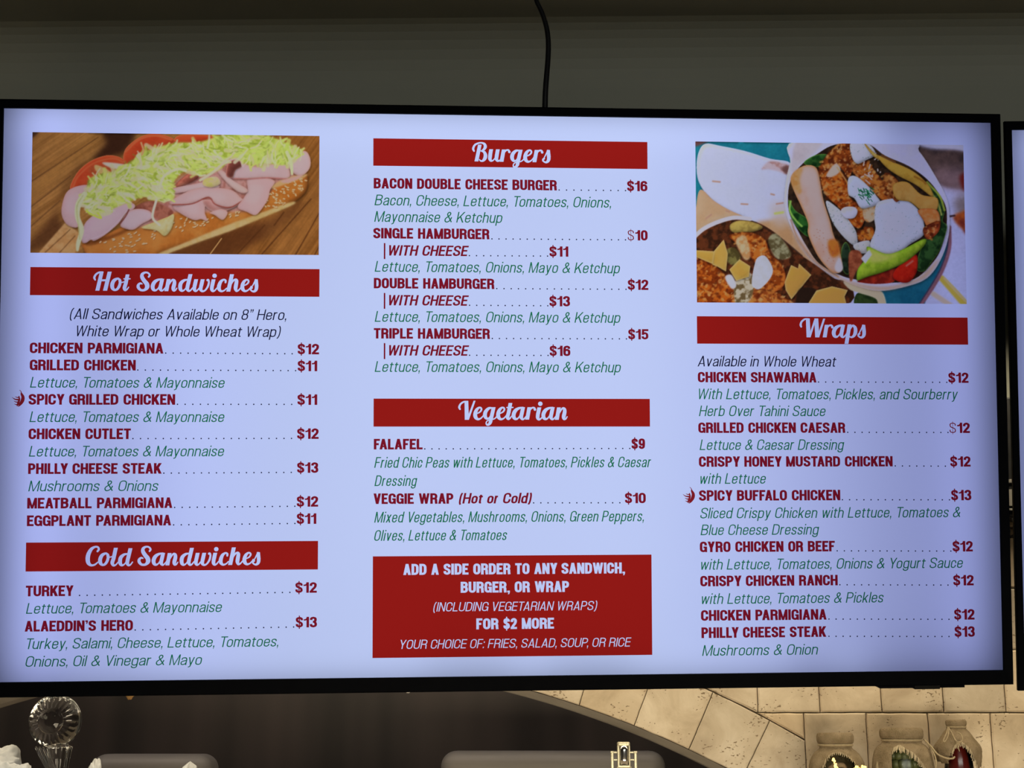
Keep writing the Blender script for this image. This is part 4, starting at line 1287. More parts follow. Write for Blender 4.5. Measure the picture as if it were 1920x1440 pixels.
def seeds(poly, n, ang):
    for x, y in P1.inside(poly, n):
        a = ang + P1.rnd.uniform(-.7, .7); l = P1.rnd.uniform(1.6, 2.8)
        l *= .62
        for c, w_, o in (((134, 80, 36), 2.7, .9), ((232, 206, 158), 2.3, 0)):
            k = 1788.0 / W1
            _line_dots(P1, [(x - l * math.cos(a) + o * .6, y - l * math.sin(a) + o), (x + l * math.cos(a) + o * .6, y + l * math.sin(a) + o)], w_, c)
def _line_dots(P, pts, w, c, soft=.45, alpha=1.0):
    cv = P.conv; P.conv = lambda x, y: (x, y)
    P.line(pts, w * 1788.0 / P.w, c, soft, alpha)
    P.conv = cv
seeds([(480, 730), (600, 700), (820, 670), (800, 750), (700, 810), (520, 810)], 40, -.3)
seeds([(900, 590), (1060, 600), (1200, 590), (1180, 640), (1020, 680), (940, 640)], 26, -.6)
seeds([(1270, 560), (1350, 560), (1340, 590), (1280, 600)], 8, -.9)
seeds([(1500, 480), (1560, 420), (1740, 345), (1760, 400), (1700, 460), (1560, 540), (1500, 520)], 58, .6)
# tomatoes
for t in ([(300, 415), (340, 312), (420, 240), (520, 203), (600, 213), (640, 252), (610, 300), (500, 330), (400, 400)],
          [(625, 215), (645, 155), (720, 95), (800, 70), (880, 80), (945, 112), (900, 150), (760, 190), (690, 250), (640, 260)],
          [(940, 110), (990, 78), (1190, 84), (1210, 100), (1100, 130), (990, 140)]):
    A1(t, (196, 84, 48), (170, 62, 34), 'n1', edge=(206, 110, 68), ew=2.2)
P1.line([(318, 395), (350, 330), (440, 252), (560, 222), (625, 245)], 8, (226, 128, 78), 1.5, .8)
P1.line([(640, 180), (720, 108), (820, 82), (920, 108)], 8, (232, 138, 86), 1.5, .8)
A1([(410, 290), (450, 262), (560, 270), (520, 320), (440, 320)], (150, 78, 44), soft=2, alpha=.7)
A1([(760, 150), (840, 128), (880, 150), (820, 180)], (150, 70, 40), soft=2, alpha=.7)
A1([(455, 260), (540, 300), (520, 325), (460, 300)], (226, 190, 120), soft=.8)
A1([(500, 245), (640, 262), (640, 300), (540, 275)], (232, 222, 196), soft=1)
# ham, cheese
def ham(pts, c=(216, 180, 176), c2=(204, 162, 158), e=(184, 130, 120), light=(-.4, .6, .25)):
    dull = lambda k: tuple(v * .68 + s * .32 for v, s in zip(k, (214, 196, 188)))
    A1(pts, dull(c), dull(c2), 'n1', .9, edge=dull(e), ew=2.4, light=light)
    A1([(sum(q[0] for q in pts) / len(pts) + (q[0] - sum(r_[0] for r_ in pts) / len(pts)) * .55 - 8, sum(q[1] for q in pts) / len(pts) + (q[1] - sum(r_[1] for r_ in pts) / len(pts)) * .5 - 10) for q in pts], (234, 208, 206), soft=3, alpha=.45)
ham([(400, 385), (320, 400), (272, 440), (248, 530), (256, 590), (292, 636), (350, 642), (350, 560), (352, 480), (420, 420)], (206, 168, 160), (188, 148, 144))
A1([(700, 520), (800, 485), (905, 530), (935, 560), (900, 615), (820, 590), (720, 560)], (128, 72, 56), (160, 100, 80), 'n2', soft=1)
A1([(935, 400), (1000, 335), (1075, 295), (1090, 340), (1020, 385), (960, 405)], (172, 104, 82), (142, 78, 62), 'n2', edge=(120, 62, 48), ew=2)
ham([(1060, 385), (1150, 368), (1215, 390), (1205, 412), (1080, 420), (940, 440), (930, 410)])
ham([(930, 520), (990, 470), (1120, 480), (1128, 560), (1145, 610), (1105, 600), (1060, 605), (980, 565)], (216, 164, 162))
ham([(1125, 480), (1290, 500), (1370, 480), (1310, 530), (1210, 560), (1140, 530)], (176, 108, 96), (150, 84, 74))
ham([(915, 490), (1050, 418), (1160, 405), (1290, 420), (1350, 468), (1366, 488), (1285, 528), (1205, 515), (1155, 462), (1050, 498), (960, 515)], (218, 172, 170))
P1.line([(930, 510), (1050, 505), (1150, 466), (1195, 510), (1285, 528), (1366, 486)], 8, (138, 70, 60), .8, .9)
ham([(1395, 350), (1480, 340), (1562, 368), (1535, 420), (1520, 480), (1478, 545), (1440, 577), (1388, 556), (1332, 528), (1372, 470), (1395, 420)], (226, 180, 180), (212, 164, 166), (198, 140, 134))
ham([(1270, 345), (1340, 260), (1450, 280), (1560, 262), (1625, 250), (1655, 300), (1642, 352), (1500, 346), (1400, 352), (1330, 352)], (226, 186, 190), (212, 170, 174))
P1.line([(1290, 350), (1400, 354), (1520, 348), (1640, 356)], 8, (170, 104, 98), 1.2, .8)
ham([(1640, 260), (1700, 200), (1758, 185), (1786, 232), (1782, 290), (1740, 332), (1690, 326)], (228, 196, 204), (214, 178, 184))
A1([(1600, 370), (1660, 350), (1740, 330), (1700, 360), (1640, 380)], (226, 180, 170), soft=1)
ham([(1205, 300), (1245, 305), (1300, 360), (1390, 415), (1382, 440), (1330, 430), (1260, 370)], (226, 190, 178))
A1([(1260, 330), (1280, 240), (1340, 225), (1365, 270), (1320, 300), (1300, 345)], (108, 58, 50), edge=(178, 120, 106), ew=2)
P1.line([(1265, 250), (1310, 228), (1350, 236), (1366, 275)], 14, (228, 206, 196), 1, .9)
A1([(1125, 352), (1200, 338), (1226, 380), (1170, 405), (1118, 390)], (226, 206, 160), (206, 196, 110), 'n2', edge=(214, 180, 150), ew=1.5)
ham([(375, 738), (372, 690), (400, 610), (500, 540), (640, 498), (692, 505), (692, 532), (640, 562), (600, 620), (520, 690), (450, 730), (430, 722), (400, 742)], (208, 176, 182), (192, 158, 166), (168, 122, 118))
P1.line([(430, 720), (520, 680), (600, 605), (650, 545)], 6, (232, 208, 212), 1.2, .7)
ham([(608, 632), (650, 556), (720, 534), (790, 550), (802, 592), (740, 628), (690, 662), (640, 656)], (212, 184, 190), (198, 168, 172))
P1.line([(606, 626), (640, 580), (660, 540)], 10, (110, 62, 56), .8, .9)
A1([(738, 650), (830, 612), (900, 585), (938, 570), (926, 650), (882, 702), (830, 668)], (228, 220, 164), (212, 196, 130), 'n2', edge=(200, 180, 110), ew=1.5)
ham([(1160, 560), (1230, 540), (1270, 560), (1240, 605), (1190, 575)], (222, 178, 160))
# lettuce
let = [(398, 440), (425, 340), (560, 300), (680, 235), (780, 170), (950, 128), (1100, 122), (1240, 80), (1380, 78), (1530, 92), (1660, 140), (1740, 182), (1700, 235), (1620, 270), (1500, 258), (1400, 268), (1300, 214), (1230, 290), (1100, 330), (1010, 300), (930, 380), (940, 470), (850, 490), (760, 460), (640, 500), (500, 560), (420, 570), (390, 500)]
A1(let, (192, 200, 104), (150, 164, 62), 'n2', 1.1, soft=1.5)
pale = lambda k: tuple(v * .84 + g_ * .16 for v, g_ in zip(k, (214, 216, 196)))
cols = [(204, 212, 116), (218, 220, 152), (182, 198, 80), (226, 228, 184), (160, 176, 64), (198, 208, 96), (214, 206, 150), (142, 156, 56), (228, 220, 180), (190, 208, 92)]
cols = [pale(k) for k in cols]
def shred(x, y, lmin, lmax, w0, w1, c, soft, alpha):
    flow = -.45 + 1.1 * math.sin(x * .021 + y * .03)
    a = flow + P1.rnd.gauss(0, .5); l = P1.rnd.uniform(lmin, lmax); b = P1.rnd.uniform(-.35, .35) * l
    ca, sa = math.cos(a), math.sin(a)
    _line_dots(P1, [(x - l * ca, y - l * sa), (x - b * sa, y + b * ca), (x + l * ca, y + l * sa)], P1.rnd.uniform(w0, w1), c, soft, alpha)
for x, y in P1.inside(let, 190):
    c = cols[P1.rnd.randrange(len(cols))]
    if x > 330 and P1.rnd.random() < .4: c = (188, 204, 104)
    shred(x, y, 6, 14, 4.0, 8.5, c, 1.3, .75)
for x, y in P1.inside(let, 120):
    shred(x, y, 3, 9, 1.4, 3.0, (112, 124, 44), 1.1, .55)
for x, y in P1.inside(let, 150):
    shred(x, y, 5, 13, 2.2, 4.6, cols[P1.rnd.randrange(len(cols))], .9, .85)
for x, y in P1.inside(let, 120):
    shred(x, y, 4, 12, 1.0, 2.4, (234, 234, 196), .7, .75)
P1.line([(390, 440, 30), (352, 500, 36), (345, 580, 30), (372, 660, 28), (352, 740, 26), (346, 786, 16)], 30, (206, 208, 164), .8)
P1.line([(378, 450, 6), (342, 520, 8), (352, 640, 6), (360, 720, 6)], 8, (170, 172, 112), .8)
P1.line([(830, 480), (808, 560), (812, 600), (850, 635)], 14, (232, 228, 200), .7)
P1.line([(1640, 190, 20), (1665, 250, 22), (1672, 325, 14)], 20, (222, 226, 176), .7)
P1.line([(470, 560), (490, 590), (440, 570), (400, 545)], 12, (196, 206, 84), .7)
P1.line([(850, 400), (880, 330), (960, 290), (1010, 300)], 16, (234, 234, 190), .7)
P1.line([(1100, 360), (1180, 310), (1260, 240)], 16, (236, 226, 190), .7)
P1.line([(735, 125), (748, 170), (740, 200)], 10, (226, 176, 120), .6)

# --- wraps on a blue plate; coordinates of a 1732 x 1033 sketch
W2, H2 = 539, 320
def conv2(x, y):
    return (x - 83 - (y - 60) * 0.007) / 1727.0 * W2, (y - 60 - (x - 83) * 0.003) / 1031.0 * H2
P2 = Painting(W2, H2, conv2, 23)
P2.img[:] = (184, 190, 226)
A2 = P2.area
# cloth, dark corner, peppers
A2([(1450, 40), (1830, 40), (1830, 120), (1480, 60)], (222, 226, 250), soft=4)
A2([(1455, 60), (1600, 92), (1830, 120), (1830, 330), (1720, 345), (1650, 320), (1570, 220), (1500, 130)], (66, 54, 52), (92, 74, 68), 'n1', soft=3)
A2([(1600, 230), (1830, 230), (1830, 370), (1700, 350), (1640, 320)], (140, 116, 118), soft=9, alpha=.8)
A2([(1782, 270), (1830, 250), (1830, 370), (1795, 345)], (110, 38, 36), soft=3)
A2([(1740, 420), (1830, 400), (1830, 520), (1770, 520)], (120, 104, 96), soft=7, alpha=.8)
A2([(1735, 530), (1790, 500), (1830, 500), (1830, 655), (1790, 610), (1755, 575)], (186, 96, 40), (120, 50, 38), 'n1', soft=2.5)
P2.line([(1705, 532), (1745, 525)], 12, (60, 40, 44), 1.2)
A2([(1690, 850), (1830, 780), (1830, 1100), (1700, 1100)], (190, 200, 240), soft=6, alpha=.6)
P2.line([(1600, 1030), (1720, 1110)], 34, (222, 208, 190), 2.0)
P2.line([(1655, 930, 40), (1720, 1000, 46), (1800, 1090, 50)], 46, (204, 186, 84), 1.8)
P2.line([(1672, 930, 12), (1740, 1005, 14), (1812, 1080, 14)], 14, (232, 214, 150), 1.2)
# plate
A2([(70, 50), (760, 50), (720, 190), (660, 330), (80, 480)], (34, 126, 142), (28, 112, 130), 'n1')
A2([(70, 50), (180, 50), (80, 95)], (110, 70, 70), soft=2)
A2([(1200, 1110), (1250, 1000), (1500, 940), (1620, 800), (1680, 640), (1716, 640), (1706, 760), (1650, 900), (1560, 1040), (1510, 1110)], (34, 106, 128), (26, 92, 116), 'n1', soft=.8)
P2.line([(1712, 600), (1708, 740), (1660, 880), (1590, 1000), (1520, 1100)], 24, (132, 92, 104), 1.2)
P2.line([(1700, 640), (1694, 740), (1648, 870), (1578, 990), (1506, 1100)], 8, (70, 60, 84), 1.0)
# rolled wraps, white side
TW = (214, 220, 246)
A2([(92, 230), (106, 130), (150, 76), (250, 90), (400, 120), (560, 168), (690, 195), (680, 300), (660, 450), (690, 600), (800, 790), (960, 930), (860, 900), (740, 800), (640, 700), (560, 640), (420, 560), (280, 500), (180, 430), (110, 330)], TW, (206, 212, 240), 'n1', edge=(188, 190, 214), ew=3)
A2([(90, 470), (118, 370), (200, 440), (300, 500), (430, 560), (330, 552), (200, 595), (85, 650)], (212, 182, 148), (196, 162, 126), 'n1', edge=(176, 140, 110), ew=3)
A2([(470, 590), (560, 560), (640, 540), (690, 600), (760, 740), (880, 880), (965, 935), (850, 890), (740, 800), (640, 710)], (206, 170, 128), (186, 146, 104), 'n1', soft=4)
A2([(560, 470), (650, 460), (670, 560), (600, 600)], (222, 206, 200), soft=8, alpha=.8)
A2([(505, 235), (545, 190), (600, 185), (680, 210), (672, 265), (600, 245), (540, 235)], (168, 130, 126), (206, 188, 196), 'n2', 1.3, soft=1.5)
A2([(630, 230), (680, 210), (670, 268)], (110, 76, 72), soft=2)
for q in ((195, 316, 240, 320), (375, 460, 415, 462), (150, 555, 185, 530), (565, 395, 585, 400), (600, 458, 640, 452), (280, 505, 300, 512)):
    P2.line([(q[0], q[1]), (q[2], q[3])], 11, (176, 136, 116), 1.0, .9)
P2.line([(590, 520), (640, 512)], 16, (186, 196, 90), 1.6, .8)
# the front wrap, cut open
A2([(85, 690), (200, 600), (330, 555), (470, 575), (600, 650), (720, 760), (850, 850), (970, 935), (1060, 960), (1000, 1110), (80, 1110)], (98, 52, 30), (58, 34, 22), 'n2', 1.2)
P2.line([(80, 668), (140, 618), (230, 575), (330, 548), (430, 556)], 26, (226, 224, 236), .8)
P2.line([(330, 572), (420, 572), (520, 610), (640, 690), (760, 790)], 9, (60, 40, 30), 1.2)
def chick(pts, a=(206, 122, 50), b=(142, 66, 24), hl=16):
    A2(pts, a, b, 'n2', 1.7, edge=(104, 46, 22), ew=2.4, light=(-.3, -.5, .35))
    for x, y in P2.inside(pts, hl * 2):
        _line_dots(P2, [(x, y), (x + P2.rnd.uniform(-5, 5), y + P2.rnd.uniform(-4, 4))], P2.rnd.uniform(2.5, 6.0), P2.rnd.choice([(230, 168, 84), (216, 138, 62), (104, 42, 18), (84, 34, 18), (84, 34, 18), (150, 72, 28), (236, 192, 120)]), 1.4, .62)
    for x, y in P2.inside(pts, hl):
        _line_dots(P2, [(x, y), (x + P2.rnd.uniform(-3, 3), y + P2.rnd.uniform(-2, 2))], P2.rnd.uniform(1, 2.2), P2.rnd.choice([(240, 196, 120), (84, 34, 18)]), .7, .7)
A2([(300, 600), (350, 568), (440, 572), (512, 606), (460, 636), (330, 646)], (182, 160, 84), (150, 128, 66), 'n2', edge=(110, 92, 50), ew=2)
chick([(295, 660), (420, 640), (520, 680), (560, 780), (620, 830), (655, 910), (640, 985), (560, 1030), (460, 1010), (490, 900), (430, 800), (350, 720)], hl=44)
chick([(85, 800), (180, 830), (260, 900), (330, 970), (362, 1050), (335, 1110), (85, 1110)], (190, 100, 34), (130, 56, 20), 50)
chick([(410, 1010), (550, 1010), (640, 1050), (690, 1110), (420, 1110)], (206, 124, 56), (150, 76, 34), 24)
A2([(340, 700), (390, 660), (420, 720), (430, 800), (390, 810)], (226, 206, 160), (200, 150, 96), 'n2', soft=1.5)
A2([(545, 690), (600, 650), (690, 770), (660, 810), (590, 800)], (150, 146, 112), (96, 86, 56), 'n2', 1.4, soft=1)
A2([(275, 760), (330, 740), (370, 800), (330, 850), (285, 830)], (120, 112, 62), (80, 70, 38), 'n2', 1.4, soft=1)
A2([(330, 960), (430, 900), (450, 1010), (400, 1110), (340, 1110)], (206, 196, 170), (110, 92, 60), 'n2', 1.6, soft=1)
def cheese(pts, a=(222, 182, 92), b=(206, 164, 76)):
    A2(pts, a, b, 'n1', 1.2, edge=(228, 198, 124), ew=2.2, smooth=False, light=(.3, .6, .35))
cheese([(190, 850), (195, 770), (262, 690), (288, 780), (276, 892), (220, 860)])
cheese([(85, 758), (205, 765), (192, 845), (85, 800)], (204, 166, 80))
cheese([(298, 880), (362, 815), (430, 858), (422, 925), (340, 952)], (226, 190, 92))
cheese([(648, 960), (690, 850), (735, 872), (740, 840), (818, 912), (760, 985), (690, 1068), (655, 1010)], (214, 166, 82))
A2([(720, 1110), (735, 1010), (800, 990), (850, 1020), (790, 1110)], (46, 32, 24), soft=1.2)
cheese([(788, 1110), (850, 1012), (950, 985), (1050, 1008), (1030, 1050), (1044, 1110)], (224, 174, 86))
A2([(1100, 1110), (1108, 1030), (1180, 1030), (1250, 1070), (1256, 1110)], (52, 72, 36), (34, 52, 26), 'n2')
A2([(1030, 950), (1200, 1000), (1272, 1020), (1296, 1110), (1250, 1110), (1228, 1060), (1120, 1024), (1060, 1000)], (222, 210, 176), soft=.8)
A2([(440, 945), (455, 860), (475, 805), (525, 792), (572, 870), (556, 935), (490, 1002), (446, 988)], (222, 226, 238), (204, 206, 212), 'n2')
A2([(270, 930), (310, 915), (340, 980), (310, 1000)], (232, 234, 244), soft=1)
# the large wrap
A2([(735, 50), (1450, 50), (1520, 110), (1600, 230), (1690, 400), (1712, 520), (1704, 660), (1652, 810), (1560, 930), (1420, 985), (1250, 1012), (1100, 978), (960, 915), (862, 850), (760, 730), (690, 605), (652, 470), (660, 320), (690, 190)], (216, 218, 242), (202, 204, 236), 'n1', edge=(232, 232, 246), ew=2)
A2([(735, 50), (890, 50), (870, 100), (770, 190), (700, 250), (700, 180)], (212, 206, 214), (188, 178, 184), 'n1', soft=2)
A2([(690, 590), (800, 740), (950, 890), (1100, 960), (1300, 985), (1500, 930), (1640, 800), (1560, 920), (1400, 985), (1250, 1008), (1090, 975), (950, 910), (800, 780), (720, 660)], (226, 190, 156), soft=2.5, alpha=.85)
P2.line([(690, 560), (740, 690), (860, 840), (990, 922)], 12, (160, 122, 92), 1.5, .8)
A2([(672, 420), (690, 310), (760, 205), (860, 135), (980, 72), (1180, 64), (1300, 140), (1450, 205), (1570, 290), (1650, 390), (1692, 480), (1690, 610), (1650, 750), (1590, 840), (1480, 935), (1300, 962), (1110, 942), (1000, 912), (870, 840), (790, 730), (730, 620), (682, 520)], (64, 46, 32), (40, 30, 22), 'n2')
def leaf(pts, a=(46, 98, 40), b=(24, 58, 26), e=(96, 140, 60)):
    A2(pts, a, b, 'n2', 1.4, edge=e, ew=1.2)
leaf([(676, 430), (720, 500), (800, 560), (806, 665), (745, 625), (694, 545)])
P2.line([(690, 440), (684, 500), (720, 560), (760, 600)], 12, (150, 196, 90), .9, .9)
leaf([(776, 190), (850, 142), (930, 140), (900, 205), (830, 218)], (44, 84, 38))
leaf([(1555, 310), (1640, 385), (1682, 480), (1668, 560), (1696, 600), (1650, 740), (1590, 830), (1545, 885), (1495, 872), (1510, 780), (1550, 690), (1630, 610), (1640, 500), (1600, 400)], (52, 88, 44), (28, 54, 28))
P2.line([(1570, 310), (1650, 400), (1680, 490)], 14, (150, 170, 66), 1.0, .9)
P2.line([(1600, 380), (1640, 450), (1660, 520)], 12, (206, 206, 100), 1.0, .7)
leaf([(1010, 760), (1040, 700), (1070, 760), (1062, 900), (1020, 880)], (40, 58, 40), (26, 36, 26))
chick([(868, 240), (930, 130), (1000, 72), (1090, 60), (1086, 140), (1120, 200), (1090, 235), (1062, 285), (1000, 210), (930, 250), (882, 285)], (150, 76, 30), (92, 40, 20), 40)
chick([(1086, 200), (1180, 176), (1240, 250), (1335, 380), (1332, 440), (1270, 425), (1200, 350), (1120, 290)], (210, 136, 58), (160, 86, 34), 36)
chick([(880, 285), (980, 215), (1062, 320), (1062, 400), (1122, 460), (1166, 520), (1140, 605), (1080, 590), (1000, 480), (915, 400)], (206, 112, 38), (150, 68, 22), 56)
A2([(920, 270), (980, 195), (1010, 240), (960, 280)], (230, 214, 196), soft=1)
P2.line([(990, 220), (1060, 330), (1062, 400)], 8, (240, 200, 120), 1, .7)
chick([(1110, 640), (1205, 600), (1225, 650), (1190, 692), (1125, 690)], (214, 132, 48), (166, 86, 32), 10)
A2([(1160, 470), (1240, 440), (1250, 520), (1200, 570), (1160, 550)], (206, 150, 90), (226, 206, 170), 'n2', 1.5, soft=1)
# pale chicken slice
A2([(692, 300), (716, 250), (790, 208), (858, 228), (884, 340), (900, 430), (940, 560), (962, 650), (1002, 760), (1016, 875), (965, 900), (905, 850), (850, 770), (800, 650), (800, 580), (756, 470), (715, 380)], (226, 198, 184), (214, 176, 156), 'n1', 1.2, edge=(206, 146, 92), ew=3.2)
A2([(760, 260), (850, 260), (880, 420), (930, 600), (960, 740), (930, 780), (860, 640), (820, 480)], (232, 212, 206), soft=4, alpha=.7)
A2([(692, 310), (716, 250), (770, 225), (750, 300), (760, 380), (730, 390)], (206, 150, 84), (226, 180, 120), 'n2', 1.5, soft=2)
A2([(930, 690), (985, 690), (1004, 770), (960, 800), (930, 760)], (206, 130, 54), (180, 100, 44), 'n2', soft=2)
for x, y in P2.inside([(810, 650), (900, 640), (990, 860), (930, 860)], 20):
    _line_dots(P2, [(x, y), (x + 1, y + .5)], 1.4, (150, 96, 70), .5, .8)
A2([(968, 860), (1000, 800), (1020, 870), (990, 895)], (232, 228, 236), soft=1.2)
# sauces
def sauce(pts, sp, a=(212, 216, 234), b=(198, 202, 214)):
    A2(pts, a, b, 'n2', 1.1, edge=(176, 180, 184), ew=3.2)
    A2([(q[0] * .5 + .5 * sum(k[0] for k in pts) / len(pts) - 8, q[1] * .5 + .5 * sum(k[1] for k in pts) / len(pts) - 12) for q in pts], (228, 230, 248), soft=4, alpha=.6)
    for x, y in P2.inside(pts, sp):
        _line_dots(P2, [(x, y), (x + P2.rnd.uniform(-1.5, 1.5), y + P2.rnd.uniform(-1.5, 1.5))], P2.rnd.uniform(.8, 1.6), (86, 104, 96), .5, .7)
sauce([(1080, 60), (1185, 60), (1240, 130), (1180, 170), (1120, 195), (1085, 150)], 16)
sauce([(1062, 290), (1110, 276), (1180, 330), (1240, 400), (1265, 445), (1200, 475), (1140, 480), (1100, 420), (1060, 390)], 6, (216, 226, 248), (208, 218, 240))
sauce([(918, 435), (1000, 490), (1062, 560), (1110, 640), (1110, 725), (1050, 690), (980, 610), (940, 530)], 34, (206, 208, 212), (190, 192, 190))
sauce([(1090, 720), (1190, 690), (1190, 760), (1130, 770)], 6, (196, 196, 190), (176, 176, 166))
sauce([(1245, 450), (1330, 420), (1430, 424), (1520, 500), (1548, 590), (1540, 655), (1455, 712), (1380, 765), (1285, 775), (1210, 745), (1200, 700), (1232, 620), (1226, 540)], 60, (214, 220, 240), (204, 212, 232))
A2([(1012, 500), (1040, 475), (1100, 476), (1118, 505), (1095, 545), (1040, 545)], (226, 228, 250), edge=(200, 200, 216), ew=1.5)
for i in range(26):
    x, y = P2.rnd.uniform(1115, 1205), P2.rnd.uniform(345, 430)
    P2.line([(x, y), (x + P2.rnd.uniform(5, 34), y + P2.rnd.uniform(8, 34))], P2.rnd.uniform(4, 8), P2.rnd.choice([(26, 104, 64), (40, 132, 80), (20, 78, 50)]), .6)
for i in range(16):
    x, y = P2.rnd.uniform(1160, 1270), P2.rnd.uniform(110, 300)
    P2.line([(x, y), (x + P2.rnd.uniform(-20, 30), y + P2.rnd.uniform(-20, 30))], 7, (240, 232, 224), .6, .9)
# cheese on the right
def cheese2(pts, a=(206, 170, 72), b=(186, 148, 58)):
    A2(pts, a, b, 'n2', .9, edge=(160, 122, 50), ew=2.0, light=(.2, .6, .3))
cheese2([(1170, 62), (1240, 130), (1330, 165), (1300, 185), (1230, 150), (1180, 90)], (196, 186, 116))
cheese2([(1248, 138), (1340, 176), (1480, 240), (1580, 330), (1604, 405), (1500, 330), (1380, 268), (1300, 210)])
P2.line([(1280, 140), (1360, 180), (1330, 165)], 16, (110, 72, 40), 1.0)
P2.line([(1490, 275), (1540, 300), (1560, 320)], 14, (150, 106, 40), 1.0)
chick([(1300, 250), (1380, 300), (1400, 400), (1370, 440), (1335, 400), (1290, 320)], (190, 130, 64), (130, 76, 36), 12)
cheese2([(1350, 330), (1440, 310), (1530, 390), (1636, 415), (1622, 500), (1540, 500), (1460, 440), (1370, 420)], (212, 170, 92), (196, 150, 76))
A2([(1510, 490), (1630, 490), (1650, 585), (1590, 640), (1545, 560)], (226, 170, 106), (206, 130, 66), 'n2', edge=(150, 80, 40), ew=2)
chick([(1548, 600), (1645, 560), (1640, 630), (1575, 680), (1545, 650)], (166, 86, 46), (120, 50, 30), 10)
# avocado, tomato
A2([(1062, 770), (1130, 758), (1146, 830), (1100, 900), (1078, 950), (1062, 930)], (160, 92, 62), (130, 66, 44), 'n2', soft=.8)
A2([(1120, 945), (1300, 885), (1370, 870), (1350, 950), (1250, 968), (1150, 962)], (158, 48, 32), (120, 34, 26), 'n2')
A2([(1340, 920), (1380, 850), (1490, 775), (1498, 880), (1450, 952), (1385, 955)], (214, 54, 34), (180, 36, 24), 'n2', edge=(140, 30, 24), ew=2)
P2.line([(1430, 850), (1470, 820)], 12, (240, 150, 130), 1.2, .8)
A2([(1108, 935), (1118, 870), (1180, 790), (1180, 728), (1300, 775), (1400, 748), (1545, 676), (1545, 722), (1430, 822), (1300, 884), (1180, 922), (1118, 946)], (158, 188, 56), (130, 164, 42), 'n2', .9, edge=(92, 128, 32), ew=2.6)
A2([(1190, 800), (1195, 745), (1300, 782), (1390, 762), (1300, 815), (1210, 830)], (204, 206, 112), soft=3.5, alpha=.85)
A2([(1138, 805), (1192, 748), (1208, 780), (1165, 838)], (230, 236, 246), soft=.7, smooth=False)


for _P in (P1, P2):                                          # the softness and grain of a photograph
    for k in range(3): _P.img[..., k] = blur(_P.img[..., k], .55)
    _P.img *= (1 + (_P.n3 - .5) * .10 + (_P.n1 - .5) * .10)[..., None]


def srgb_lin(c):
    c = np.clip(c, 0, 255) / 255.0
    return np.where(c <= 0.04045, c / 12.92, ((c + 0.055) / 1.055) ** 2.4)


WHITE = np.array((0.503, 0.591, 0.913))


def picture(name, P, u0, v0, u1, v1, level, label):
    """one face corner colour per dot on a fine flat grid"""
    w, h = P.w, P.h
    X = np.linspace(u0, u1, w); Y = np.linspace(v0, v1, h)
    gx, gy = np.meshgrid((X - 960) * U, (540 - Y) * (PH / 1080))
    co = np.stack([gx, gy, np.full_like(gx, ZF)], -1).reshape(-1, 3).astype(np.float32)
    idx = np.arange(w * h).reshape(h, w)
    q = np.stack([idx[1:, :-1], idx[1:, 1:], idx[:-1, 1:], idx[:-1, :-1]], -1).reshape(-1, 4)
    me = bpy.data.meshes.new(name)
    me.vertices.add(len(co)); me.vertices.foreach_set('co', co.ravel())
    me.loops.add(q.size); me.loops.foreach_set('vertex_index', q.ravel().astype(np.int32))
    me.polygons.add(len(q)); me.polygons.foreach_set('loop_start', np.arange(0, q.size, 4, dtype=np.int32))
    me.update(calc_edges=True)
    at = me.color_attributes.new('Col', 'FLOAT_COLOR', 'POINT')
    c = (srgb_lin(P.img) * 1.05) ** 1.06 / (WHITE * level)
    mx = np.maximum(c.max(-1, keepdims=True), 1e-6)             # a screen cannot go beyond its backlight: keep the hue
    c = c / (1 + mx ** 6) ** (1 / 6)
    at.data.foreach_set('color', np.concatenate([c, np.ones((h, w, 1))], -1).astype(np.float32).ravel())
    o = link_mesh(name, me, M['picture'], panel)
    o['label'] = label
    return o


picture('food_picture', P1, 53.6, 45.0, 594.4, 276.2, 0.94, 'food picture of a cold cut hero on a wooden board')
picture('food_picture', P2, 1325.6, 45.6, 1863.4, 363.4, 1.0, 'food picture of chicken wraps on a blue plate')

# ------------------------------------------------------------------ things around the screens
# power cable from the ceiling to the back of the menu screen
bm = bmesh.new()
add_tube(bm, [(0.0145, -0.43, 2.375, .0042), (0.0150, -0.442, 2.40, .0044), (0.0160, -0.452, 2.44, .0042), (0.0205, -0.452, 2.50, .0040), (0.0195, -0.452, 2.535, .0038),
              (0.0125, -0.452, 2.565, .0036), (0.0020, -0.452, 2.592, .0034), (-0.010, -0.452, 2.64, .0030), (-0.016, -0.452, 2.753, .0030)], 0.004, 10)
tag(obj('power_cable', bm, M['rubber'], smooth=True), 'black power cable hanging from the ceiling to the top of the menu screen', 'cable')

# black power unit on the wall, seen through the gap between the screens
rt = empty('power_box', (0.80, -0.001, 1.90))
tag(rt, 'black power box on the wall, seen in the narrow gap between the screens', 'power box')
bm = bmesh.new(); add_box(bm, (-0.045, -0.055, -0.045), (0.045, 0.0, 0.16), 0.003)
obj('box_body', bm, M['black_metal'], rt)
for z0, z1 in ((0.0125, 0.0185), (-0.0265, 0.0015), (-0.034, -0.0305)):
    bm = bmesh.new(); add_box(bm, (-0.03, -0.0585, z0), (0.03, -0.054, z1), 0.0006)
    obj('socket_plate', bm, M['grey_plastic'], rt)
for i in range(3):
    bm = bmesh.new()
    x = -0.022 + 0.011 * i
    add_tube(bm, [(x, -0.05, -0.043), (x + .002, -0.056, -0.058), (x + .007, -0.04, -0.069), (x + 0.004, -0.02, -0.073), (x, -0.004, -0.070)], 0.0022, 6)
    obj('lead', bm, M['rubber'], rt, smooth=True)

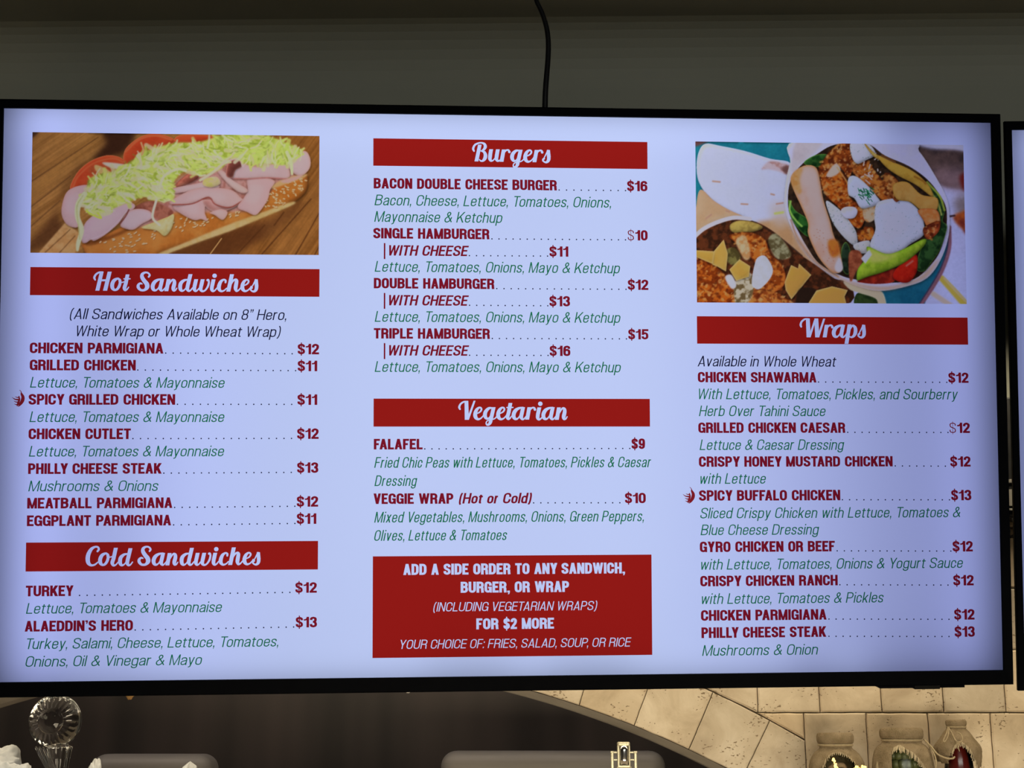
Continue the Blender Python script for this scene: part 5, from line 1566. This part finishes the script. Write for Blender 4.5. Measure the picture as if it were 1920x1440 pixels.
# steel cabinets at the back of the recess
for x0, x1, z1, lab in ((-0.880, -0.640, 1.470, 'brushed steel cabinet in the dark recess behind the crystal ornament'),
                        (-0.190, 0.250, 1.476, 'wide brushed steel cabinet in the dark recess behind the metal stopper')):
    bm = bmesh.new(); add_box(bm, (x0, 0.45, LEDGE), (x1, 0.56, z1), 0.03, 8)
    rt = empty('steel_cabinet', ((x0 + x1) / 2, 0.50, LEDGE)); tag(rt, lab, 'cabinet', 'steel cabinets in the recess')
    b = obj('cabinet_body', bm, M['steel'], rt, smooth=True); b.location = -rt.location
    bm = bmesh.new(); add_box(bm, (x0 + .02, 0.447, LEDGE + 0.008), (x1 - .02, 0.4505, z1 - 0.045), 0.001)
    d = obj('front_panel', bm, M['steel'], rt); d.location = -rt.location


# --- jars under burlap
def burlap_cover(bm, prof, c, opening, n=72, drape=0.002, seed=1):
    """lathed cloth with folds; faces inside the opening polygon (angle in degrees, height) are left out.
    returns the rim points of the opening"""
    rnd = random.Random(seed)
    P = spline([(p[0], p[1]) for p in prof], 6)
    V = {}
    for j, (r, z) in enumerate(P):
        t = j / (len(P) - 1)
        for i in range(n):
            a = 2 * math.pi * i / n
            f = drape * t * (math.sin(5 * a + seed) + 0.6 * math.sin(11 * a + 2 * seed)) + 0.0004 * rnd.uniform(-1, 1)
            V[i, j] = bm.verts.new((c[0] + (r + f) * math.cos(a), c[1] + (r + f) * math.sin(a), c[2] + z))

    def ins(a, z):
        r = False
        for k in range(len(opening)):
            (x1, y1), (x2, y2) = opening[k - 1], opening[k]
            if (y1 > z) != (y2 > z) and a < x1 + (z - y1) * (x2 - x1) / (y2 - y1): r = not r
        return r
    for j in range(len(P) - 1):
        for i in range(n):
            a = (i + 0.5) * 360 / n
            z = (P[j][1] + P[j + 1][1]) / 2
            if not (ins(a, z) or ins(a + 360, z)):
                bm.faces.new((V[i, j], V[(i + 1) % n, j], V[(i + 1) % n, j + 1], V[i, j + 1]))
    return P


def surf(P, c, a, z, out=0.0):
    """point of the cloth at angle a (degrees) and height z"""
    zs = [p[1] for p in P]
    r = np.interp(-z, [-q for q in zs], [p[0] for p in P]) + out
    return Vector((c[0] + r * math.cos(R(a)), c[1] + r * math.sin(R(a)), c[2] + z))


def fringe(P, c, path, n, length, dirn, seed=2):
    rnd = random.Random(seed)
    bm = bmesh.new()
    pts = spline(path, 12)
    for k in range(n):
        a, z = pts[int(k / n * (len(pts) - 1))]
        a += rnd.uniform(-1, 1); l = length * rnd.uniform(.6, 1.25)
        p0 = surf(P, c, a - dirn[0] * .3, z - dirn[1] * .3, 0.0012)
        p1 = surf(P, c, a + dirn[0] * .5, z + dirn[1] * .5, 0.0016)
        p2 = surf(P, c, a + dirn[0] * l + rnd.uniform(-1, 1), z + dirn[1] * l, 0.0004)
        add_tube(bm, [p0, p1, p2], 0.00045, 4, 3)
    return bm


YJ = -0.09
# jar with gold lights
c = (0.469, YJ, LEDGE)
jar = empty('burlap_jar', c); tag(jar, 'leftmost burlap-topped jar, with gold lights and brown slices showing inside', 'jar', 'burlap-topped glass vessels')
def rel(o, root): o.location = -Vector(root.location); return o
bm = bmesh.new(); add_lathe(bm, [(0.034, 0.001), (0.038, 0.008), (0.038, 0.108), (0.034, 0.128), (0.025, 0.142), (0.0235, 0.150), (0.0235, 0.163), (0.0215, 0.163), (0.0215, 0.150), (0.023, 0.141), (0.032, 0.126), (0.0365, 0.107), (0.0365, 0.009), (0.030, 0.005)], c, 48)
rel(obj('glass_body', bm, M['jar_glass'], jar, smooth=True), jar)
bm = bmesh.new()
op1 = [(228, 0.05), (230, 0.118), (238, 0.133), (254, 0.1405), (276, 0.1395), (294, 0.131), (310, 0.118), (324, 0.100), (336, 0.05)]
Pj = burlap_cover(bm, [(0.0235, 0.162), (0.0245, 0.152), (0.026, 0.147), (0.034, 0.140), (0.041, 0.128), (0.0435, 0.110), (0.0455, 0.085), (0.047, 0.055)], c, op1, 96, 0.0016, 3)
cov = rel(obj('burlap_cover', bm, M['burlap'], jar, smooth=True), jar)
sm = cov.modifiers.new('thick', 'SOLIDIFY'); sm.thickness = 0.0012
bm = bmesh.new()
add_lathe(bm, [(0.0245, 0.1545), (0.0275, 0.1555), (0.0288, 0.160), (0.0288, 0.166), (0.0275, 0.170), (0.024, 0.1715), (0.012, 0.1712), (0.002, 0.171)], c, 48, jitter=0.00025)
rel(obj('rolled_rim', bm, M['burlap'], jar, smooth=True), jar)
bm = bmesh.new(); add_lathe(bm, [(0.0255, 0.1505), (0.0272, 0.1512), (0.0276, 0.1528), (0.0268, 0.1543), (0.025, 0.1548)], c, 48)
rel(obj('twine_band', bm, M['twine'], jar, smooth=True), jar)
bm = fringe(Pj, c, [(231, 0.120), (243, 0.137), (268, 0.141), (294, 0.131), (322, 0.102)], 26, 1.0, (0.6, -0.004), 4)
rel(obj('frayed_edge', bm, M['fringe'], jar), jar)
rs2 = random.Random(8)
for k in range(7):                                         # brown slices in the jar
    bm = bmesh.new()
    a0 = R(rs2.uniform(250, 300)); zz = 0.118 - 0.010 * k
    rr = 0.0285
    pts = []
    for t in np.linspace(0, 1, 7):
        a = a0 + (t - .5) * 0.9
        pts.append((c[0] + rr * math.cos(a), c[1] + rr * math.sin(a), c[2] + zz + 0.006 * math.sin(t * 3.0) + rs2.uniform(-.001, .001), 0.0042 - 0.0016 * abs(t - .5)))
    add_tube(bm, pts, 0.004, 8, 3)
    tag(obj('dried_slice', bm, M['mushroom'], smooth=True), 'curved brown slice behind the opening of the leftmost burlap jar', 'food slice', 'brown slices in the leftmost jar')
rt = empty('fairy_lights', (0.452, -0.137, LEDGE)); tag(rt, 'string of glowing gold lights at the leftmost burlap jar', 'lights')
path = [(0.4555, -0.1355, 1.4705), (0.4575, -0.1365, 1.4640), (0.4590, -0.1375, 1.4580), (0.4595, -0.138, 1.4520), (0.4700, -0.139, 1.4400), (0.4790, -0.1385, 1.4480), (0.4860, -0.138, 1.4555), (0.4960, -0.1365, 1.4565), (0.5040, -0.134, 1.4545), (0.5080, -0.131, 1.4400), (0.500, -0.135, 1.36), (0.49, -0.137, 1.338)]
bm = bmesh.new(); add_tube(bm, path, 0.0006, 5, 6)
w = obj('wire', bm, M['gold'], rt); w.location = -rt.location
S_ = spline(path, 5)
for i, p in enumerate(S_[:46]):
    bm = bmesh.new()
    q = Vector(p) + Vector((rs2.uniform(-.0022, .0022), rs2.uniform(-.002, .001), rs2.uniform(-.0018, .0018)))
    bmesh.ops.create_icosphere(bm, subdivisions=2, radius=rs2.uniform(.0009, .0021), matrix=Matrix.Translation(q))
    b = obj('bulb', bm, M['fairy'], rt, smooth=True); b.location = -rt.location

# jar of olives
c = (0.5735, YJ, LEDGE)
jar = empty('burlap_jar', c); tag(jar, 'middle burlap-topped jar, torn open to show the green olives', 'jar', 'burlap-topped glass vessels')
bm = bmesh.new(); add_lathe(bm, [(0.036, 0.001), (0.040, 0.008), (0.040, 0.112), (0.0375, 0.134), (0.031, 0.152), (0.028, 0.158), (0.028, 0.168), (0.026, 0.168), (0.026, 0.158), (0.0295, 0.151), (0.036, 0.133), (0.0385, 0.112), (0.0385, 0.009), (0.032, 0.005)], c, 48)
rel(obj('glass_body', bm, M['jar_glass'], jar, smooth=True), jar)
bm = bmesh.new()
op2 = [(235, 0.03), (234, 0.140), (240, 0.149), (250, 0.1505), (262, 0.146), (276, 0.139), (289, 0.128), (301, 0.112), (311, 0.092), (322, 0.03)]
Pj = burlap_cover(bm, [(0.028, 0.167), (0.0295, 0.160), (0.031, 0.156), (0.038, 0.150), (0.0435, 0.141), (0.0465, 0.124), (0.048, 0.095), (0.0495, 0.060), (0.051, 0.032)], c, op2, 120, 0.0022, 5)
cov = rel(obj('burlap_cover', bm, M['burlap'], jar, smooth=True), jar)
sm = cov.modifiers.new('thick', 'SOLIDIFY'); sm.thickness = 0.0012
bm = bmesh.new()
add_lathe(bm, [(0.0285, 0.1615), (0.0322, 0.1625), (0.0337, 0.1675), (0.0337, 0.1735), (0.0322, 0.1775), (0.0285, 0.179), (0.014, 0.1785), (0.002, 0.178)], c, 48, jitter=0.00025)
rel(obj('rolled_rim', bm, M['burlap'], jar, smooth=True), jar)
bm = bmesh.new(); add_lathe(bm, [(0.0300, 0.1580), (0.0318, 0.1588), (0.0322, 0.1602), (0.0314, 0.1615), (0.029, 0.1620)], c, 48)
rel(obj('twine_band', bm, M['twine'], jar, smooth=True), jar)
bm = fringe(Pj, c, [(237, 0.147), (250, 0.1505), (264, 0.145), (278, 0.138), (290, 0.127), (302, 0.111), (314, 0.086)], 60, 1.0, (-1.6, -0.0075), 6)
rel(obj('frayed_edge', bm, M['fringe'], jar), jar)
bm = fringe(Pj, c, [(200, 0.125), (208, 0.10), (214, 0.08), (218, 0.05)], 34, 1.0, (-2.5, -0.009), 9)
rel(obj('frayed_edge', bm, M['fringe'], jar), jar)
bm = bmesh.new(); add_lathe(bm, [(0.018, 0.012), (0.020, 0.02), (0.020, 0.120), (0.016, 0.138)], c, 40)
o = obj('brine_fill', bm, M['brine'], jar, smooth=True); rel(o, jar)
proto = None
for lv in range(11):
    for k in range(9):
        a = R(196 + 19 * k + (9.5 if lv % 2 else 0)); rr = 0.0292 if lv < 9 else 0.0262 if lv == 9 else 0.0225
        z = LEDGE + 0.018 + 0.0132 * lv
        loc = (c[0] + rr * math.cos(a), c[1] + rr * math.sin(a), z)
        if proto is None:
            bm = bmesh.new(); bmesh.ops.create_uvsphere(bm, u_segments=16, v_segments=10, radius=0.0072)
            for v in bm.verts: v.co.z *= 1.12
            proto = o = obj('olive', bm, M['olive'], smooth=True)
        else:
            o = proto.copy(); COL.objects.link(o)
        o.location = loc
        o.rotation_euler = (rs2.uniform(-1, 1), rs2.uniform(-1, 1), 0)
        tag(o, 'green olive packed in the torn-open middle jar', 'olive', 'olives in the middle jar')
# twine running from the middle jar
bm = bmesh.new()
add_tube(bm, [(0.604, -0.106, 1.4985), (0.611, -0.118, 1.488), (0.6185, -0.126, 1.476), (0.629, -0.130, 1.4705), (0.640, -0.129, 1.4695), (0.6445, -0.126, 1.472)], 0.0014, 7)
add_tube(bm, [(0.604, -0.107, 1.4985), (0.612, -0.121, 1.482), (0.6135, -0.1335, 1.4665), (0.6105, -0.138, 1.452), (0.6095, -0.140, 1.435), (0.6125, -0.139, 1.41)], 0.0011, 7)
o = obj('twine_tail', bm, M['twine'], jar, smooth=True); rel(o, jar)

# bottle of red sauce
c = (0.6605, YJ, LEDGE)
bo = empty('burlap_bottle', c); tag(bo, 'bottle of dark red sauce under a frayed burlap cap, rightmost of the three', 'bottle', 'burlap-topped glass vessels')
bm = bmesh.new(); add_lathe(bm, [(0.018, 0.001), (0.0205, 0.006), (0.0205, 0.118), (0.0185, 0.134), (0.0125, 0.152), (0.0110, 0.160), (0.0110, 0.180), (0.002, 0.181)], c, 40)
rel(obj('sauce_fill', bm, M['sauce'], bo, smooth=True), bo)
bm = bmesh.new(); add_lathe(bm, [(0.0195, 0.0005), (0.0222, 0.006), (0.0222, 0.119), (0.0200, 0.136), (0.0140, 0.154), (0.0125, 0.161), (0.0125, 0.183), (0.0113, 0.183), (0.0113, 0.161), (0.0128, 0.153), (0.0188, 0.135), (0.0208, 0.118), (0.0208, 0.0058), (0.0184, 0.0008)], c, 40)
rel(obj('glass_body', bm, M['jar_glass'], bo, smooth=True), bo)
bm = bmesh.new()
op3 = [(120, 0.06), (120, 0.135), (160, 0.130), (205, 0.126), (226, 0.124), (233, 0.134), (240, 0.142), (250, 0.152), (262, 0.156), (274, 0.152), (286, 0.142), (300, 0.128), (314, 0.110), (330, 0.114), (360, 0.122), (400, 0.130), (480, 0.135), (480, 0.06)]
Pb = burlap_cover(bm, [(0.0125, 0.186), (0.0140, 0.180), (0.0150, 0.177), (0.0195, 0.172), (0.0265, 0.162), (0.0335, 0.153), (0.0360, 0.145), (0.0345, 0.130), (0.0315, 0.114)], c, op3, 96, 0.0018, 7)
cov = rel(obj('burlap_cover', bm, M['burlap'], bo, smooth=True), bo)
sm = cov.modifiers.new('thick', 'SOLIDIFY'); sm.thickness = 0.0012
bm = bmesh.new()
add_lathe(bm, [(0.0125, 0.1815), (0.0152, 0.182), (0.0162, 0.1848), (0.0162, 0.1885), (0.0152, 0.1905), (0.0125, 0.1912), (0.002, 0.191)], c, 40, jitter=0.0002)
rel(obj('rolled_rim', bm, M['burlap'], bo, smooth=True), bo)
bm = bmesh.new(); add_lathe(bm, [(0.0140, 0.1785), (0.0155, 0.1792), (0.0158, 0.1803), (0.0152, 0.1814), (0.0135, 0.182)], c, 40)
rel(obj('twine_band', bm, M['twine'], bo, smooth=True), bo)
bm = bmesh.new()
add_tube(bm, [(0.6435, -0.104, 1.5165), (0.6375, -0.116, 1.508), (0.6315, -0.121, 1.499), (0.6305, -0.122, 1.4945), (0.6335, -0.1225, 1.4965), (0.6390, -0.1195, 1.505), (0.6440, -0.108, 1.5160)], 0.0010, 6)
add_tube(bm, [(0.6440, -0.1055, 1.5165), (0.6465, -0.116, 1.506), (0.6485, -0.1235, 1.497), (0.6535, -0.1265, 1.4935), (0.6585, -0.1265, 1.498), (0.6575, -0.1225, 1.506), (0.6530, -0.117, 1.5095)], 0.0010, 6)
add_tube(bm, [(0.6440, -0.1060, 1.5165), (0.6475, -0.118, 1.503), (0.6500, -0.1245, 1.492), (0.6520, -0.128, 1.480)], 0.0008, 6)
o = obj('twine_bow', bm, M['twine'], bo, smooth=True); rel(o, bo)
bm = fringe(Pb, c, [(240, 0.141), (250, 0.1525), (262, 0.1565), (274, 0.152), (286, 0.142), (300, 0.128), (314, 0.108)], 54, 1.0, (-1.6, -0.006), 11)
rel(obj('frayed_edge', bm, M['fringe'], bo), bo)

# --- flip-top metal stopper of a bottle
c = Vector((0.1375, -0.06, LEDGE))
rt = empty('flip_top_bottle', c); tag(rt, 'ivory metal flip-top stopper with side posts below the arch', 'bottle')
def part(name, bm, m, smooth=False):
    o = obj(name, bm, m, rt, smooth=smooth); return o
bm = bmesh.new(); add_lathe(bm, [(0.02, 0.0), (0.024, 0.004), (0.024, 0.07), (0.018, 0.088), (0.0155, 0.098), (0.0155, 0.104), (0.0135, 0.104), (0.0135, 0.098), (0.016, 0.087), (0.022, 0.069), (0.022, 0.006), (0.018, 0.003)], (0, 0, 0), 32)
part('glass_body', bm, M['jar_glass'], True)
bm = bmesh.new()
for k in (-1, 1):
    add_box(bm, (k * 0.0185 - .0023, -0.0025, 0.099), (k * 0.0185 + .0023, 0.0025, 0.1425), 0.0012)
    add_box(bm, (k * 0.0185 - .0030, -0.0032, 0.1400), (k * 0.0185 + .0030, 0.0032, 0.1432), 0.0010)
    add_box(bm, (min(k * .009, k * .019), -0.002, 0.1395), (max(k * .009, k * .019), 0.002, 0.1425), 0.0008)
    add_box(bm, (min(k * .009, k * .019), -0.0015, 0.1285), (max(k * .009, k * .019), 0.0015, 0.1308), 0.0006)
part('side_posts', bm, M['ivory'])
bm = bmesh.new()
add_box(bm, (-0.0105, -0.006, 0.119), (-0.0068, 0.006, 0.152), 0.0012)
add_box(bm, (0.0075, -0.006, 0.119), (0.0100, 0.006, 0.152), 0.0010)
add_box(bm, (-0.0105, -0.006, 0.117), (0.0100, 0.006, 0.1215), 0.0012)
add_box(bm, (-0.0105, -0.006, 0.1505), (0.0100, 0.006, 0.1575), 0.0028, 4)
part('clasp_frame', bm, M['ivory'])
bm = bmesh.new()
add_lathe(bm, [(0.004, 0.1215), (0.0078, 0.1222), (0.0082, 0.130), (0.0082, 0.145), (0.0070, 0.151), (0.003, 0.1525)], (0.0003, -0.0005, 0), 28)
part('stopper_head', bm, M['chrome'], True)
bm = bmesh.new(); add_tube(bm, [(0.0015, 0, 0.098), (0.0015, 0, 0.1185)], 0.0024, 10, 1)
part('stopper_rod', bm, M['white_rod'], True)
bm = bmesh.new()
for k in (-1, 1):
    add_tube(bm, [(k * .0155, 0, 0.100), (k * .0125, -0.004, 0.106), (k * .0110, -0.005, 0.1125), (k * .0105, -0.003, 0.119)], 0.0013, 7)
part('wire_bail', bm, M['ivory'], True)

# --- crystal ornament
rt = empty('crystal_ornament', (-0.7665, -0.10, LEDGE)); tag(rt, 'clear cut-glass ornament with a round fluted head, at the lower left', 'glass ornament')
DC = Vector((0.0, 0.0, 1.5265 - LEDGE)); RD = 0.0415
bm = bmesh.new()
nr, ns = 13, 112
rows = []
for j in range(nr):
    t = j / (nr - 1)
    r = RD * (0.46 + 0.54 * t)
    y = -0.016 * math.cos(t * math.pi / 2) ** 0.8
    row = []
    for i in range(ns):
        a = 2 * math.pi * i / ns
        fl = abs(math.sin(12 * a)) * 0.0022 * math.sin(min(1, t * 1.15) * math.pi) ** 0.6
        row.append(bm.verts.new((DC.x + r * math.cos(a), y - 0.004 + fl, DC.z + r * math.sin(a))))
    rows.append(row)
back = [[bm.verts.new((DC.x + RD * s * math.cos(2 * math.pi * i / ns), y, DC.z + RD * s * math.sin(2 * math.pi * i / ns))) for i in range(ns)] for s, y in ((1.0, 0.002), (0.8, 0.012), (0.4, 0.019))]
ALL = rows + back
for a, b in zip(ALL, ALL[1:]):
    for i in range(ns): bm.faces.new((a[i], a[(i + 1) % ns], b[(i + 1) % ns], b[i]))
bm.faces.new(rows[0]); bm.faces.new(back[-1][::-1])
part('fluted_head', bm, M['crystal'])
bm = bmesh.new()                                            # faceted button in the middle
nb = 24
rings = []
for r, y in ((0.0195, -0.0195), (0.0200, -0.0235), (0.0150, -0.0265), (0.0085, -0.0285)):
    off = 0.5 if len(rings) % 2 else 0
    rings.append([bm.verts.new((DC.x + r * math.cos(2 * math.pi * (i + off) / nb), y, DC.z + r * math.sin(2 * math.pi * (i + off) / nb))) for i in range(nb)])
for a, b in zip(rings, rings[1:]):
    for i in range(nb):
        bm.faces.new((a[i], a[(i + 1) % nb], b[i])); bm.faces.new((a[(i + 1) % nb], b[(i + 1) % nb], b[i]))
bm.faces.new(rings[0][::-1]); bm.faces.new(rings[-1])
part('faceted_button', bm, M['crystal'])
bm = bmesh.new()
add_lathe(bm, [(0.028, 0.0), (0.030, 0.004), (0.020, 0.012), (0.0115, 0.05), (0.0125, 0.10), (0.0165, 0.132), (0.0195, 0.150), (0.008, 0.156)], (0.010, 0.001, 0), 72, 12, 0.035)
part('fluted_stem', bm, M['crystal'])
bm = bmesh.new()
for k in range(4):
    add_tube(bm, [(-0.020 + .006 * k, -0.024, 0.150), (-0.010 + .005 * k, -0.023, 0.132), (0.001 + .004 * k, -0.020, 0.112), (0.006 + .003 * k, -0.017, 0.085)], 0.0016, 8)
part('glass_rods', bm, M['crystal'], True)


# --- crumpled white napkins
def crumple(center, size, seed, sharp=1.0):
    bm = bmesh.new()
    bmesh.ops.create_icosphere(bm, subdivisions=6, radius=1.0)
    o = Vector((seed * 3.7, seed * 1.3, seed * 7.1))
    for v in bm.verts:
        n = v.co.normalized()
        f = 1.0 + 0.40 * mnoise.noise(n * 1.5 + o) + 0.30 * (0.5 - abs(mnoise.noise(n * 2.6 + o))) * sharp + 0.10 * (0.5 - abs(mnoise.noise(n * 6 + o))) + 0.02 * mnoise.noise(n * 18 + o)
        v.co = Vector((n.x * size[0], n.y * size[1], n.z * size[2])) * f
        v.co += Vector(center)
        v.co.z = max(v.co.z, LEDGE + 0.0005)
    return bm
bm = crumple((-0.868, -0.11, 1.405), (0.052, 0.05, 0.076), 1.0)
tag(obj('napkin', bm, M['napkin'], smooth=True), 'taller crumpled white napkin at the far left edge', 'napkin', 'crumpled white napkins')
bm = crumple((-0.805, -0.215, 1.388), (0.058, 0.036, 0.066), 3.0)
tag(obj('napkin', bm, M['napkin'], smooth=True), 'lower crumpled white napkin in front of the crystal ornament', 'napkin', 'crumpled white napkins')
bm = crumple((-0.716, -0.04, 1.392), (0.020, 0.018, 0.064), 5.0)
tag(obj('napkin', bm, M['napkin'], smooth=True), 'small white napkin corner right of the crystal ornament stem', 'napkin', 'crumpled white napkins')
bm = bmesh.new()                                            # folded paper cone whose tip shows
k = 9
ap = bm.verts.new((-0.5715, 0.0, 1.4635))
ring = [bm.verts.new((-0.570 + (0.030 + 0.006 * (i % 2)) * math.cos(2 * math.pi * i / k), 0.0 + (0.028 + 0.006 * (i % 2)) * math.sin(2 * math.pi * i / k), LEDGE + 0.0005)) for i in range(k)]
mid = [bm.verts.new((-0.5715 + (0.009 + 0.003 * (i % 2)) * math.cos(2 * math.pi * i / k), (0.009 + 0.003 * (i % 2)) * math.sin(2 * math.pi * i / k), 1.452 + 0.002 * ((i * 5) % 3))) for i in range(k)]
for i in range(k):
    j = (i + 1) % k
    bm.faces.new((ap, mid[i], mid[j])); bm.faces.new((mid[i], ring[i], ring[j], mid[j]))
bm.faces.new(ring[::-1])
tag(obj('folded_napkin', bm, M['napkin']), 'pale pointed napkin tip standing alone left of centre at the bottom', 'napkin')


# --- small scraps hanging from the arch
def hang(name, loc, size, m, lab, cat, seed):
    rt = empty(name, loc); tag(rt, lab, cat)
    rn = random.Random(seed)
    bm = bmesh.new(); bmesh.ops.create_icosphere(bm, subdivisions=2, radius=1)
    for v in bm.verts:
        f = 1 + rn.uniform(-.25, .25)
        w = 1.15 - 0.45 * (1 - v.co.z) / 2
        v.co = Vector((v.co.x * size[0] * f * w, v.co.y * size[1] * f, v.co.z * size[2] * f))
    obj('scrap', bm, m, rt)
    top = CZ + math.sqrt((RI - 0.0099) ** 2 - (loc[0] - CX) ** 2)
    bm = bmesh.new(); add_tube(bm, [(0, 0, size[2] * .7), (0, 0, top - loc[2] + 0.002)], 0.0005, 6, 1)
    obj('thread', bm, M['rubber'], rt)
hang('amber_pendant', (-0.6985, 0.075, 1.5712), (0.0078, 0.004, 0.0072), M['amber'], 'small amber scrap hanging just below the left part of the screen', 'pendant', 3)
hang('pale_pendant', (-0.2215, 0.075, 1.5790), (0.0040, 0.003, 0.0042), M['pale'], 'tiny pale scrap hanging below the middle of the screen', 'pendant', 4)
